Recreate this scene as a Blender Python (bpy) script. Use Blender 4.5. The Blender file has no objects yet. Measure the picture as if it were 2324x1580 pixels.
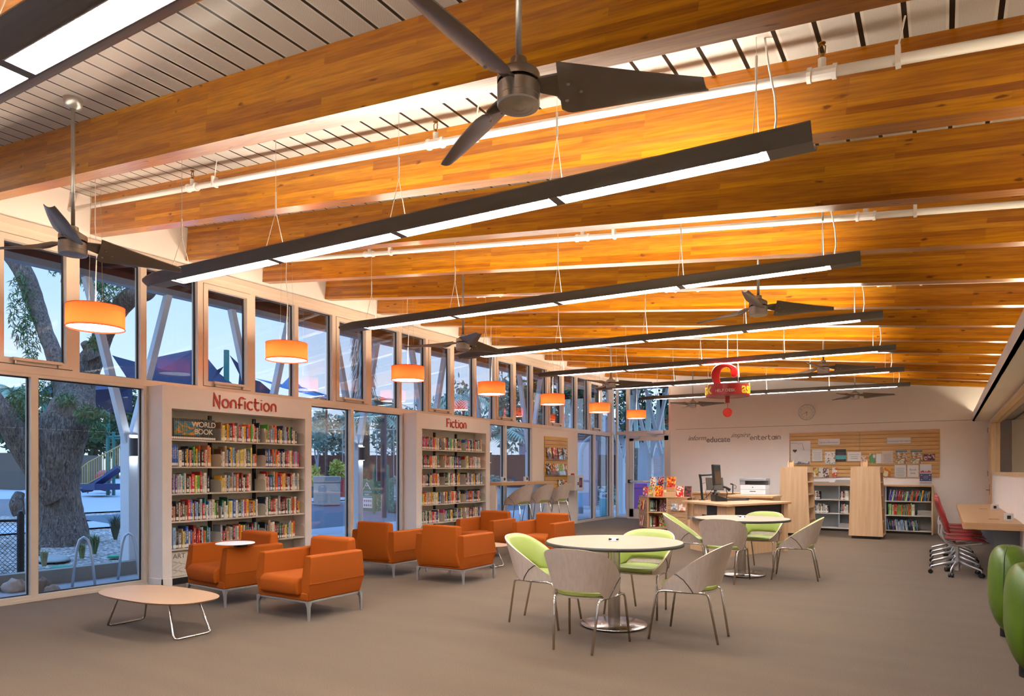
import bpy, math, random
from mathutils import Vector, Matrix, noise
R = math.radians
PI = math.pi
SC = bpy.context.scene
COL = SC.collection
rnd = random.Random(7)

# ---------------------------------------------------------------- survey of the room
F_PX = 1555.0; CX = 1162.0; HY = 1068.0; VX = 2143.0; CAM_H = 1.40
TH = math.atan2(VX - CX, F_PX); TC = math.cos(TH); TS = math.sin(TH)
D = 8.228            # window wall is the plane x = -D
SLOPE = 0.1122       # the roof falls towards +x
def zb(x): return 4.09 - SLOPE * (x + D)          # underside of the beams
def zd(x): return zb(x) + 0.425                   # underside of the roof deck
def at(u, v, d):                                   # surveyed point: picture direction and distance
    x = (u - CX) / F_PX * d; z = (HY - v) / F_PX * d
    return Vector((x * TC - TS * d, x * TS + TC * d, CAM_H + z))

# ---------------------------------------------------------------- mesh builder
class MB:
    def __init__(s): s.v = []; s.f = []; s.m = []; s.mi = 0
    def add(s, vs, fs):
        o = len(s.v); s.v += [tuple(a) for a in vs]
        for f in fs: s.f.append(tuple(i + o for i in f)); s.m.append(s.mi)
        return s
    def box(s, x0, x1, y0, y1, z0, z1):
        vs = [(x0,y0,z0),(x1,y0,z0),(x1,y1,z0),(x0,y1,z0),(x0,y0,z1),(x1,y0,z1),(x1,y1,z1),(x0,y1,z1)]
        return s.add(vs, [(0,3,2,1),(4,5,6,7),(0,1,5,4),(1,2,6,5),(2,3,7,6),(3,0,4,7)])
    def cbox(s, c, size, rz=0, rx=0, ry=0):
        m = Matrix.Translation(c) @ Matrix.Rotation(rz,4,'Z') @ Matrix.Rotation(ry,4,'Y') @ Matrix.Rotation(rx,4,'X')
        a,b,c_ = size[0]/2, size[1]/2, size[2]/2
        vs = [(-a,-b,-c_),(a,-b,-c_),(a,b,-c_),(-a,b,-c_),(-a,-b,c_),(a,-b,c_),(a,b,c_),(-a,b,c_)]
        return s.add([m @ Vector(p) for p in vs], [(0,3,2,1),(4,5,6,7),(0,1,5,4),(1,2,6,5),(2,3,7,6),(3,0,4,7)])
    def prism(s, poly, z0, z1, axis='z', top=None):
        # poly: list of (a,b); extruded along axis; top: optional other polygon at z1
        n = len(poly); top = top or poly
        def P(a,b,t):
            return {'z':(a,b,t),'y':(a,t,b),'x':(t,a,b)}[axis]
        vs = [P(a,b,z0) for a,b in poly] + [P(a,b,z1) for a,b in top]
        fs = [tuple(range(n))[::-1], tuple(range(n,2*n))] + [(i,(i+1)%n,n+(i+1)%n,n+i) for i in range(n)]
        return s.add(vs, fs)
    def tube(s, pts, r, n=8, closed=False, cap=True, sq=1.0):
        pts = [Vector(p) for p in pts]; N = len(pts)
        rr = r if isinstance(r,(list,tuple)) else [r]*N
        base = len(s.v); up = None
        for i,p in enumerate(pts):
            a = pts[(i-1)%N] if (closed or i>0) else p
            b = pts[(i+1)%N] if (closed or i<N-1) else p
            t = (b-a)
            if t.length < 1e-9: t = Vector((0,0,1))
            t.normalize()
            if up is None:
                up = Vector((0,0,1)) if abs(t.z) < .9 else Vector((1,0,0))
            e = t.cross(up)
            if e.length < 1e-6: e = t.orthogonal()
            e.normalize(); w = e.cross(t); w.normalize(); up = w
            for k in range(n):
                q = 2*PI*k/n
                s.v.append(tuple(p + e*math.cos(q)*rr[i] + w*math.sin(q)*rr[i]*sq))
        M = N if closed else N-1
        for i in range(M):
            for k in range(n):
                a = base+i*n+k; b = base+i*n+(k+1)%n
                c = base+((i+1)%N)*n+(k+1)%n; d = base+((i+1)%N)*n+k
                s.f.append((a,b,c,d)); s.m.append(s.mi)
        if cap and not closed:
            s.f.append(tuple(base+k for k in range(n))[::-1]); s.m.append(s.mi)
            s.f.append(tuple(base+(N-1)*n+k for k in range(n))); s.m.append(s.mi)
        return s
    def lathe(s, prof, n=24, c=(0,0,0), axis='z', cap=True):
        base = len(s.v)
        for r,z in prof:
            for k in range(n):
                q = 2*PI*k/n; a,b = r*math.cos(q), r*math.sin(q)
                p = {'z':(a,b,z),'y':(a,z,b),'x':(z,a,b)}[axis]
                s.v.append((c[0]+p[0], c[1]+p[1], c[2]+p[2]))
        for i in range(len(prof)-1):
            for k in range(n):
                s.f.append((base+i*n+k, base+i*n+(k+1)%n, base+(i+1)*n+(k+1)%n, base+(i+1)*n+k)); s.m.append(s.mi)
        if cap:
            s.f.append(tuple(base+k for k in range(n))[::-1]); s.m.append(s.mi)
            s.f.append(tuple(base+(len(prof)-1)*n+k for k in range(n))); s.m.append(s.mi)
        return s
    def grid(s, fn, nu, nv, wrapu=False):
        base = len(s.v)
        for i in range(nu):
            for j in range(nv): s.v.append(tuple(fn(i/(nu if wrapu else nu-1), j/(nv-1))))
        for i in range(nu if wrapu else nu-1):
            for j in range(nv-1):
                a = base+i*nv+j; b = base+((i+1)%nu)*nv+j
                s.f.append((a,b,b+1,a+1)); s.m.append(s.mi)
        return s
    def blob(s, c, r, nu=14, nv=9, amp=0.0, sc=1.0, seed=0):
        r = r if isinstance(r,(tuple,list)) else (r,r,r); c = Vector(c)
        def fn(a,b):
            q = 2*PI*a; w = PI*(b*0.998+0.001); d = Vector((math.sin(w)*math.cos(q), math.sin(w)*math.sin(q), math.cos(w)))
            k = 1 + amp*noise.noise(d*sc + Vector((seed,seed*1.7,0)))
            return (c.x+d.x*r[0]*k, c.y+d.y*r[1]*k, c.z+d.z*r[2]*k)
        return s.grid(fn, nu, nv, wrapu=True)

def new(name, mb, mats, parent=None, smooth=False, bevel=0, sub=0, seg=2, recalc=True):
    me = bpy.data.meshes.new(name)
    me.from_pydata(mb.v, [], mb.f)
    mats = mats if isinstance(mats,(list,tuple)) else [mats]
    for m in mats: me.materials.append(m)
    if len(mats) > 1: me.polygons.foreach_set('material_index', mb.m)
    if recalc:
        import bmesh
        bm = bmesh.new(); bm.from_mesh(me); bmesh.ops.recalc_face_normals(bm, faces=bm.faces); bm.to_mesh(me); bm.free()
    if smooth: me.polygons.foreach_set('use_smooth', [True]*len(me.polygons))
    me.update()
    o = bpy.data.objects.new(name, me); COL.objects.link(o)
    if parent: o.parent = parent
    if bevel:
        b = o.modifiers.new('bevel','BEVEL'); b.width = bevel; b.segments = seg; b.limit_method='ANGLE'; b.angle_limit=R(35)
        if smooth or seg>2:
            w = o.modifiers.new('wn','WEIGHTED_NORMAL'); me.polygons.foreach_set('use_smooth',[True]*len(me.polygons))
    if sub:
        m = o.modifiers.new('sub','SUBSURF'); m.levels = sub; m.render_levels = sub
    return o
LABELS = {}
def tag(o, label, cat, group=None, kind=None):
    n = LABELS.get(label,0); LABELS[label] = n+1
    if n: print('DUPLABEL', label)
    o['label'] = label; o['category'] = cat
    if group: o['group'] = group
    if kind: o['kind'] = kind
    return o
def thing(name, label, cat, loc=(0,0,0), rz=0, group=None):
    o = bpy.data.objects.new(name, None); COL.objects.link(o); o.empty_display_size=.1
    o.location = loc; o.rotation_euler = (0,0,rz)
    return tag(o, label, cat, group)
def struct(name, mb, m, parent=None, **k):
    o = new(name, mb, m, parent, **k)
    if not parent: o['kind'] = 'structure'
    return o
def plabel(o, s): o['label'] = s; return o
def dup(root, loc=None, rz=None, label=None, group=None):
    r = root.copy(); COL.objects.link(r)
    if loc is not None: r.location = loc
    if rz is not None: r.rotation_euler = (0,0,rz)
    for ch in [c for c in bpy.data.objects if c.parent == root]:
        c = ch.copy(); COL.objects.link(c); c.parent = r
        for g in [q for q in bpy.data.objects if q.parent == ch]:
            d = g.copy(); COL.objects.link(d); d.parent = c
    if label: tag(r, label, root['category'], group or root.get('group'))
    return r
def ordinal(n):
    return ['first','second','third','fourth','fifth','sixth','seventh','eighth','ninth','tenth','eleventh','twelfth','thirteenth','fourteenth','fifteenth','sixteenth','seventeenth','eighteenth','nineteenth','twentieth','twenty-first','twenty-second','twenty-third','twenty-fourth','twenty-fifth','twenty-sixth','twenty-seventh','twenty-eighth','twenty-ninth','thirtieth'][n]

# ---------------------------------------------------------------- materials
def lin(c):
    if isinstance(c,str):
        c = [int(c[i:i+2],16)/255 for i in (0,2,4)]
    return tuple((x/12.92 if x<=.04045 else ((x+.055)/1.055)**2.4) for x in c)
MATS = {}
def mat(name, col, rough=.5, metal=0, var=.06, nscale=12, bump=0, bscale=80, emit=0, ecol=None, alpha=None, trans=0, spec=.5, stretch=(1,1,1), coat=0):
    if name in MATS: return MATS[name]
    m = bpy.data.materials.new(name); m.use_nodes = True; MATS[name] = m
    nt = m.node_tree; N = nt.nodes; L = nt.links; b = N['Principled BSDF']
    c = lin(col)
    tc = N.new('ShaderNodeTexCoord'); mp = N.new('ShaderNodeMapping'); mp.inputs['Scale'].default_value = stretch
    L.new(tc.outputs['Object'], mp.inputs['Vector'])
    nz = N.new('ShaderNodeTexNoise'); nz.inputs['Scale'].default_value = nscale; nz.inputs['Detail'].default_value = 4
    L.new(mp.outputs['Vector'], nz.inputs['Vector'])
    mx = N.new('ShaderNodeMix'); mx.data_type='RGBA'
    mx.inputs['A'].default_value = (*[max(0,x*(1-var)) for x in c],1)
    mx.inputs['B'].default_value = (*[min(1,x*(1+var)) for x in c],1)
    L.new(nz.outputs['Fac'], mx.inputs['Factor']); L.new(mx.outputs['Result'], b.inputs['Base Color'])
    b.inputs['Roughness'].default_value = rough; b.inputs['Metallic'].default_value = metal
    b.inputs['Specular IOR Level'].default_value = spec
    if coat: b.inputs['Coat Weight'].default_value = coat; b.inputs['Coat Roughness'].default_value = .12
    if trans: b.inputs['Transmission Weight'].default_value = trans
    if emit:
        b.inputs['Emission Color'].default_value = (*(lin(ecol) if ecol else c),1); b.inputs['Emission Strength'].default_value = emit
    if bump:
        n2 = N.new('ShaderNodeTexNoise'); n2.inputs['Scale'].default_value = bscale; n2.inputs['Detail'].default_value = 3
        L.new(mp.outputs['Vector'], n2.inputs['Vector'])
        bp = N.new('ShaderNodeBump'); bp.inputs['Strength'].default_value = bump; bp.inputs['Distance'].default_value=.01
        L.new(n2.outputs['Fac'], bp.inputs['Height']); L.new(bp.outputs['Normal'], b.inputs['Normal'])
    return m
def nodes(m): nt = m.node_tree; return nt, nt.nodes, nt.links, nt.nodes['Principled BSDF']
def ramp(N, stops):
    r = N.new('ShaderNodeValToRGB'); e = r.color_ramp.elements
    while len(e) > len(stops): e.remove(e[-1])
    while len(e) < len(stops): e.new(.5)
    for q,(p,c) in zip(e, stops): q.position = p; q.color = (*lin(c),1)
    return r
def math_(N, L, op, a, b=None, c=None):
    n = N.new('ShaderNodeMath'); n.operation = op
    for i,x in enumerate((a,b,c)):
        if x is None: continue
        if isinstance(x,(int,float)): n.inputs[i].default_value = x
        else: L.new(x, n.inputs[i])
    return n.outputs[0]

def glulam():
    m = bpy.data.materials.new('glulam'); m.use_nodes = True; nt,N,L,b = nodes(m)
    tc = N.new('ShaderNodeTexCoord'); oi = N.new('ShaderNodeObjectInfo')
    sep = N.new('ShaderNodeSeparateXYZ'); L.new(tc.outputs['Object'], sep.inputs[0])
    # brick = laminations: u along the beam, v through its depth
    cmb = N.new('ShaderNodeCombineXYZ')
    off = math_(N,L,'MULTIPLY', oi.outputs['Random'], 37.0)
    ux = math_(N,L,'ADD', sep.outputs['X'], off)
    vz = math_(N,L,'ADD', sep.outputs['Z'], math_(N,L,'MULTIPLY', math_(N,L,'FLOOR', off), .0385))
    L.new(ux, cmb.inputs['X']); L.new(vz, cmb.inputs['Y'])
    br = N.new('ShaderNodeTexBrick'); L.new(cmb.outputs[0], br.inputs['Vector'])
    br.offset = .37; br.offset_frequency = 3; br.squash=1
    br.inputs['Color1'].default_value=(0,0,0,1); br.inputs['Color2'].default_value=(1,1,1,1); br.inputs['Mortar'].default_value=(.3,.3,.3,1)
    br.inputs['Scale'].default_value=1; br.inputs['Mortar Size'].default_value=.0006; br.inputs['Brick Width'].default_value=1.15; br.inputs['Row Height'].default_value=.0385; br.inputs['Bias'].default_value=0
    cr = ramp(N, [(0,'945406'),(.35,'a56507'),(.7,'b37208'),(1,'c0820d')]); L.new(br.outputs['Color'], cr.inputs[0])
    # grain
    mp = N.new('ShaderNodeMapping'); mp.inputs['Scale'].default_value=(2.2,40,40); L.new(tc.outputs['Object'], mp.inputs['Vector'])
    ad = N.new('ShaderNodeVectorMath'); ad.operation='ADD'; L.new(mp.outputs[0], ad.inputs[0]); cb2=N.new('ShaderNodeCombineXYZ'); L.new(off, cb2.inputs['X']); L.new(off, cb2.inputs['Z']); L.new(cb2.outputs[0], ad.inputs[1])
    nz = N.new('ShaderNodeTexNoise'); nz.inputs['Scale'].default_value=1.6; nz.inputs['Detail'].default_value=5; L.new(ad.outputs[0], nz.inputs['Vector'])
    gr = ramp(N, [(.3,'8f5208'),(.62,'ffffff')]); L.new(nz.outputs['Fac'], gr.inputs[0])
    mx = N.new('ShaderNodeMix'); mx.data_type='RGBA'; mx.blend_type='MULTIPLY'; mx.inputs['Factor'].default_value=.5
    L.new(cr.outputs[0], mx.inputs['A']); L.new(gr.outputs[0], mx.inputs['B'])
    # knots
    mk = N.new('ShaderNodeMapping'); mk.inputs['Scale'].default_value=(4.2,13,13); L.new(tc.outputs['Object'], mk.inputs['Vector'])
    ak = N.new('ShaderNodeVectorMath'); ak.operation='ADD'; L.new(mk.outputs[0], ak.inputs[0]); L.new(cb2.outputs[0], ak.inputs[1])
    dn = N.new('ShaderNodeTexNoise'); dn.inputs['Scale'].default_value=2.5; dn.inputs['Detail'].default_value=3; L.new(ak.outputs[0], dn.inputs['Vector'])
    dm = N.new('ShaderNodeVectorMath'); dm.operation='MULTIPLY_ADD'; L.new(dn.outputs['Color'], dm.inputs[0]); dm.inputs[1].default_value=(.45,.45,.45); L.new(ak.outputs[0], dm.inputs[2])
    vo = N.new('ShaderNodeTexVoronoi'); vo.inputs['Scale'].default_value=1.0; L.new(dm.outputs[0], vo.inputs['Vector'])
    sv = N.new('ShaderNodeSeparateColor'); L.new(vo.outputs['Color'], sv.inputs[0])
    k0 = ramp(N, [(.08,'ffffff'),(.17,'000000')]); L.new(vo.outputs['Distance'], k0.inputs[0])
    kr = N.new('ShaderNodeMath'); kr.operation='MULTIPLY'; L.new(k0.outputs[0], kr.inputs[0]); L.new(math_(N,L,'GREATER_THAN', sv.outputs[0], .5), kr.inputs[1])
    m2 = N.new('ShaderNodeMix'); m2.data_type='RGBA'; L.new(math_(N,L,'MULTIPLY',kr.outputs[0],.9), m2.inputs['Factor']); L.new(mx.outputs['Result'], m2.inputs['A']); m2.inputs['B'].default_value=(*lin('5a2404'),1)
    hs = N.new('ShaderNodeHueSaturation'); hs.inputs['Saturation'].default_value=1.25; hs.inputs['Value'].default_value=1.0; L.new(m2.outputs['Result'], hs.inputs['Color'])
    L.new(hs.outputs[0], b.inputs['Base Color'])
    b.inputs['Roughness'].default_value=.3; b.inputs['Coat Weight'].default_value=.4; b.inputs['Coat Roughness'].default_value=.18
    bp = N.new('ShaderNodeBump'); bp.inputs['Strength'].default_value=.12; bp.inputs['Distance'].default_value=.004; L.new(nz.outputs['Fac'], bp.inputs['Height']); L.new(bp.outputs[0], b.inputs['Normal'])
    return m
def wood(name, c1, c2, rough=.4, axis='z', sc=1.0):
    if name in MATS: return MATS[name]
    m = bpy.data.materials.new(name); m.use_nodes = True; MATS[name]=m; nt,N,L,b = nodes(m)
    tc = N.new('ShaderNodeTexCoord'); mp = N.new('ShaderNodeMapping')
    s = {'x':(1.2,22,22),'y':(22,1.2,22),'z':(22,22,1.2)}[axis]; mp.inputs['Scale'].default_value=tuple(a*sc for a in s)
    L.new(tc.outputs['Object'], mp.inputs['Vector'])
    nz = N.new('ShaderNodeTexNoise'); nz.inputs['Scale'].default_value=1.5; nz.inputs['Detail'].default_value=5; nz.inputs['Distortion'].default_value=.4; L.new(mp.outputs[0], nz.inputs['Vector'])
    r = ramp(N, [(.3,c1),(.7,c2)]); L.new(nz.outputs['Fac'], r.inputs[0]); L.new(r.outputs[0], b.inputs['Base Color'])
    b.inputs['Roughness'].default_value=rough
    return m
def deckmat():
    m = bpy.data.materials.new('perforated_deck'); m.use_nodes=True; nt,N,L,b = nodes(m)
    tc = N.new('ShaderNodeTexCoord'); sep = N.new('ShaderNodeSeparateXYZ'); L.new(tc.outputs['Object'], sep.inputs[0])
    P = .197
    a = math_(N,L,'FRACT', math_(N,L,'DIVIDE', math_(N,L,'ADD', sep.outputs['X'], 50.0), P))
    edge = math_(N,L,'LESS_THAN', math_(N,L,'ABSOLUTE', math_(N,L,'SUBTRACT', a, .5)), .44)   # 1 on panel, 0 in gap
    perf_zone = math_(N,L,'LESS_THAN', math_(N,L,'ABSOLUTE', math_(N,L,'SUBTRACT', a, .5)), .37)
    q = .0065
    fx = math_(N,L,'SUBTRACT', math_(N,L,'FRACT', math_(N,L,'DIVIDE', math_(N,L,'ADD', sep.outputs['X'], sep.outputs['Y']), q*1.0)), .5)
    fy = math_(N,L,'SUBTRACT', math_(N,L,'FRACT', math_(N,L,'DIVIDE', math_(N,L,'ADD', math_(N,L,'SUBTRACT', sep.outputs['X'], sep.outputs['Y']), 40.0), q*1.0)), .5)
    rr = math_(N,L,'ADD', math_(N,L,'MULTIPLY',fx,fx), math_(N,L,'MULTIPLY',fy,fy))
    dot = math_(N,L,'MULTIPLY', math_(N,L,'LESS_THAN', rr, .075), perf_zone)
    mx = N.new('ShaderNodeMix'); mx.data_type='RGBA'; L.new(dot, mx.inputs['Factor']); mx.inputs['A'].default_value=(*lin('c2bbb2'),1); mx.inputs['B'].default_value=(*lin('6a625c'),1)
    m2 = N.new('ShaderNodeMix'); m2.data_type='RGBA'; L.new(edge, m2.inputs['Factor']); m2.inputs['A'].default_value=(*lin('14120f'),1); L.new(mx.outputs['Result'], m2.inputs['B'])
    L.new(m2.outputs['Result'], b.inputs['Base Color']); b.inputs['Roughness'].default_value=.42; b.inputs['Specular IOR Level'].default_value=.3
    return m
def carpet():
    m = bpy.data.materials.new('carpet'); m.use_nodes=True; nt,N,L,b = nodes(m)
    tc = N.new('ShaderNodeTexCoord')
    n1 = N.new('ShaderNodeTexNoise'); n1.inputs['Scale'].default_value=140; n1.inputs['Detail'].default_value=3; L.new(tc.outputs['Object'], n1.inputs['Vector'])
    mp = N.new('ShaderNodeMapping'); mp.inputs['Scale'].default_value=(.5,3.2,1); L.new(tc.outputs['Object'], mp.inputs['Vector'])
    n2 = N.new('ShaderNodeTexNoise'); n2.inputs['Scale'].default_value=1.0; n2.inputs['Detail'].default_value=3; L.new(mp.outputs[0], n2.inputs['Vector'])
    f = math_(N,L,'ADD', math_(N,L,'MULTIPLY', n1.outputs['Fac'], .8), math_(N,L,'MULTIPLY', n2.outputs['Fac'], .2))
    r = ramp(N, [(.34,'41301f'),(.5,'4f3c26'),(.66,'5d482f')]); L.new(f, r.inputs[0]); L.new(r.outputs[0], b.inputs['Base Color'])
    b.inputs['Roughness'].default_value=.95; b.inputs['Specular IOR Level'].default_value=.15
    b.inputs['Sheen Weight'].default_value=.15
    bp = N.new('ShaderNodeBump'); bp.inputs['Strength'].default_value=.25; bp.inputs['Distance'].default_value=.004; L.new(n1.outputs['Fac'], bp.inputs['Height']); L.new(bp.outputs[0], b.inputs['Normal'])
    return m
def glassmat(name='window_glass', refl=1.0, tint='ffffff'):
    if name in MATS: return MATS[name]
    m = bpy.data.materials.new(name); m.use_nodes=True; MATS[name]=m; nt=m.node_tree; N=nt.nodes; L=nt.links
    N.remove(N['Principled BSDF']); out = N['Material Output']
    t = N.new('ShaderNodeBsdfTransparent'); t.inputs[0].default_value=(*lin(tint),1)
    g = N.new('ShaderNodeBsdfGlossy'); g.inputs['Roughness'].default_value=0.0
    fr = N.new('ShaderNodeFresnel'); fr.inputs['IOR'].default_value=1.5
    mx = N.new('ShaderNodeMixShader'); L.new(math_(N,L,'MULTIPLY',fr.outputs[0],refl), mx.inputs[0]); L.new(t.outputs[0], mx.inputs[1]); L.new(g.outputs[0], mx.inputs[2]); L.new(mx.outputs[0], out.inputs[0])
    return m
def emitmat(name, col, s):
    if name in MATS: return MATS[name]
    m = bpy.data.materials.new(name); m.use_nodes=True; MATS[name]=m; nt=m.node_tree; N=nt.nodes; L=nt.links
    N.remove(N['Principled BSDF']); e=N.new('ShaderNodeEmission'); e.inputs[0].default_value=(*lin(col),1); e.inputs[1].default_value=s; L.new(e.outputs[0], N['Material Output'].inputs[0])
    return m
def printmat(name, cols, scale=30, seed=0, bands=False):
    """printed cover: blotches of several inks"""
    if name in MATS: return MATS[name]
    m = bpy.data.materials.new(name); m.use_nodes=True; MATS[name]=m; nt,N,L,b = nodes(m)
    tc = N.new('ShaderNodeTexCoord'); mp=N.new('ShaderNodeMapping'); mp.inputs['Location'].default_value=(seed*3.1,seed*1.3,seed*.7); L.new(tc.outputs['Object'], mp.inputs['Vector'])
    if bands: mp.inputs['Scale'].default_value=(.3,.3,2.5)
    v = N.new('ShaderNodeTexVoronoi'); v.inputs['Scale'].default_value=scale; L.new(mp.outputs[0], v.inputs['Vector'])
    sp = N.new('ShaderNodeSeparateColor'); L.new(v.outputs['Color'], sp.inputs[0])
    n = len(cols); r = ramp(N, [(i/max(1,n), c) for i,c in enumerate(cols)]); r.color_ramp.interpolation='CONSTANT'; L.new(sp.outputs[0], r.inputs[0])
    L.new(r.outputs[0], b.inputs['Base Color']); b.inputs['Roughness'].default_value=.35
    return m
def covermat(hexc):
    """book cover with a printed title running up the spine"""
    name = 'cover_'+hexc
    if name in MATS: return MATS[name]
    m = bpy.data.materials.new(name); m.use_nodes=True; MATS[name]=m; nt,N,L,b = nodes(m)
    c = lin(hexc); lum = .3*c[0]+.6*c[1]+.1*c[2]; ink = 'f2ead8' if lum < .22 else '2a211c'
    tc = N.new('ShaderNodeTexCoord'); oi = N.new('ShaderNodeObjectInfo'); sep = N.new('ShaderNodeSeparateXYZ'); L.new(tc.outputs['Generated'], sep.inputs[0])
    mp = N.new('ShaderNodeMapping'); mp.inputs['Scale'].default_value=(1,120,150); L.new(tc.outputs['Object'], mp.inputs['Vector'])
    L.new(oi.outputs['Random'], mp.inputs['Location'])
    nz = N.new('ShaderNodeTexNoise'); nz.inputs['Scale'].default_value=1; nz.inputs['Detail'].default_value=1; L.new(mp.outputs[0], nz.inputs['Vector'])
    a = math_(N,L,'LESS_THAN', math_(N,L,'ABSOLUTE', math_(N,L,'SUBTRACT', sep.outputs['Y'], .5)), .27)
    z0 = math_(N,L,'LESS_THAN', math_(N,L,'ABSOLUTE', math_(N,L,'SUBTRACT', sep.outputs['Z'], .62)), .26)
    t = math_(N,L,'GREATER_THAN', nz.outputs['Fac'], .52)
    f = math_(N,L,'MULTIPLY', math_(N,L,'MULTIPLY', a, z0), math_(N,L,'MULTIPLY', t, .8))
    mx = N.new('ShaderNodeMix'); mx.data_type='RGBA'; L.new(f, mx.inputs['Factor']); mx.inputs['A'].default_value=(*c,1); mx.inputs['B'].default_value=(*lin(ink),1)
    L.new(mx.outputs['Result'], b.inputs['Base Color']); b.inputs['Roughness'].default_value=.38
    return m
def textmesh(s, size, depth=.004, shear=0, offset=0, align='LEFT', spacing=1):
    cu = bpy.data.curves.new('lettering','FONT'); cu.body=s; cu.size=size; cu.extrude=depth/2; cu.shear=shear; cu.offset=offset; cu.align_x=align; cu.space_character=spacing; cu.resolution_u=4
    o = bpy.data.objects.new('tmp',cu); COL.objects.link(o); bpy.context.view_layer.update()
    dg = bpy.context.evaluated_depsgraph_get(); me = bpy.data.meshes.new_from_object(o.evaluated_get(dg))
    bpy.data.objects.remove(o); return me
def textobj(s, size, m, parent, loc, rot, name='lettering', **k):
    me = textmesh(s, size, **k); me.materials.clear(); me.materials.append(m)
    o = bpy.data.objects.new(name, me); COL.objects.link(o); o.parent = parent; o.location = loc; o.rotation_euler = rot; return o
# single-stroke rounded letters for the signs (x,y in letter heights)
def arc(cx,cy,rx,ry,a0,a1,n=14): return [(cx+rx*math.cos(R(a0+(a1-a0)*i/n)), cy+ry*math.sin(R(a0+(a1-a0)*i/n))) for i in range(n+1)]
GL = {
 'N': (.74,[[(.06,0),(.06,1),(.6,0),(.6,1)]]),
 'F': (.60,[[(.06,0),(.06,1),(.55,1)],[(.06,.52),(.48,.52)]]),
 'o': (.74,[arc(.34,.34,.29,.34,0,360,24)]),
 'n': (.66,[[(.06,0),(.06,.42)]+arc(.3,.42,.24,.26,180,0,12)+[(.54,0)]]),
 'f': (.56,[[(.16,0),(.16,.66)]+arc(.40,.72,.24,.26,180,40,10),[(.02,.36),(.46,.36)]]),
 'i': (.24,[[(.1,0),(.1,.68)],[(.1,.86),(.1,.93)]]),
 'c': (.66,[arc(.36,.34,.30,.34,50,310,20)]),
 't': (.60,[[(.12,1.0),(.12,.3)]+arc(.36,.3,.24,.3,180,310,10),[(-.02,.66),(.5,.66)]]),
 'e': (.72,[[(.08,.36),(.62,.36)]+arc(.35,.34,.28,.33,5,320,20)]),
 'r': (.48,[[(.06,0),(.06,.4)]+arc(.30,.40,.24,.27,180,70,8)]),
 'a': (.74,[arc(.33,.34,.27,.33,0,360,20),[(.62,.68),(.62,0)]]),
}
def strokes(word, h, w, depth, gap=.06):
    """letters as flat ribbons standing in the x,z plane, front at y=-depth"""
    mb = MB(); x = 0
    for ch in word:
        adv, ss = GL[ch]
        for st in ss:
            p = [Vector((x+a*h, b*h)) for a,b in st]
            # ribbon
            L_=[];R_=[]
            for i,q in enumerate(p):
                a = p[max(0,i-1)]; b = p[min(len(p)-1,i+1)]
                t = (b-a); t.normalize(); nrm = Vector((-t.y,t.x))
                if 0<i<len(p)-1:
                    t1=(q-a).normalized(); t2=(b-q).normalized(); c_=max(.35,math.sqrt(max(0,(1+t1.dot(t2))/2))); k=1/c_
                else: k=1
                L_.append(q+nrm*w/2*k); R_.append(q-nrm*w/2*k)
            base=len(mb.v); n=len(p)
            for y in (0,-depth):
                for q in L_: mb.v.append((q.x,y,q.y))
                for q in R_: mb.v.append((q.x,y,q.y))
            o=base
            def F(*a): mb.f.append(a); mb.m.append(0)
            for i in range(n-1):
                F(o+i,o+i+1,o+n+i+1,o+n+i); F(o+2*n+i,o+3*n+i,o+3*n+i+1,o+2*n+i+1)
                F(o+i,o+2*n+i,o+2*n+i+1,o+i+1); F(o+n+i,o+n+i+1,o+3*n+i+1,o+3*n+i)
            F(o,o+n,o+3*n,o+2*n); F(o+n-1,o+3*n-1,o+4*n-1,o+2*n-1)
        x += (adv+gap)*h
    return mb, x
# ---------------------------------------------------------------- common materials
GLU = glulam()
M_WHITE = mat('white_paint','ebe6e0',.7,var=.02)
M_WALLW = mat('warm_white_wall','ede6de',.75,var=.03,nscale=3)
M_BOXP = mat('shelf_surround_paint','f0eae4',.6,var=.02)
M_FRAME = mat('champagne_frame','e0d2c0',.38,metal=.25,var=.03)
M_GASK = mat('dark_gasket','1c1e22',.5)
M_GLASS = glassmat(refl=.35, tint='fafcff')
M_STEELW = mat('white_steel','dfe3e6',.4,var=.03)
M_BRUSH = mat('brushed_steel','b9b2aa',.24,metal=1,var=.12,nscale=6,stretch=(1,1,14))
M_NICKEL = mat('satin_nickel','a8a39c',.36,metal=.75,var=.1,nscale=5,stretch=(1,1,10))
M_CHROME = mat('chrome','dcdcdc',.08,metal=1,var=.02)
M_ALU = mat('cast_aluminium','c9ccd0',.32,metal=.85,var=.05)
M_BLACK = mat('black_plastic','131315',.42)
M_DARK = mat('dark_grey','3c3c3f',.45,var=.05)
M_HULL = mat('fixture_grey','6c6966',.42,metal=.3,var=.04)
M_BLADE = mat('fan_blade_grey','726a62',.35,metal=.35,var=.05)
M_PIPE = mat('pipe_white','e4e0da',.35,var=.02)
M_BRASS = mat('sprinkler_brass','8d6a35',.35,metal=1)
M_CABLE = mat('steel_cable','b8b2a8',.4,metal=.8)
M_CORD = mat('white_cord','dcd8d2',.5)
M_SHELF = mat('putty_shelf','cfc9bb',.42,var=.04)
M_MAPLE = wood('maple','c9a67d','d8b78c',.35,'z')
M_MAPLEX = wood('maple_flat','b98f62','c69e72',.35,'x')
M_PLY = wood('birch_panel','bf9a72','cfab84',.42,'z',.6)
M_SLAT = wood('slatwall_maple','b98a4c','cda063',.42,'x')
M_LAM = mat('table_laminate','ab8a6c',.38,var=.03,nscale=30)
M_ORANGE = mat('orange_wool','934404',.85,var=.10,nscale=300,bump=.25,bscale=500,spec=.2)
M_ORANGE2 = mat('orange_wool_piping','8a3e06',.85,var=.1,nscale=300,spec=.2)
M_SHELL = wood('grey_beech_shell','b0a092','bcac9e',.38,'z',1.4)
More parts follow.
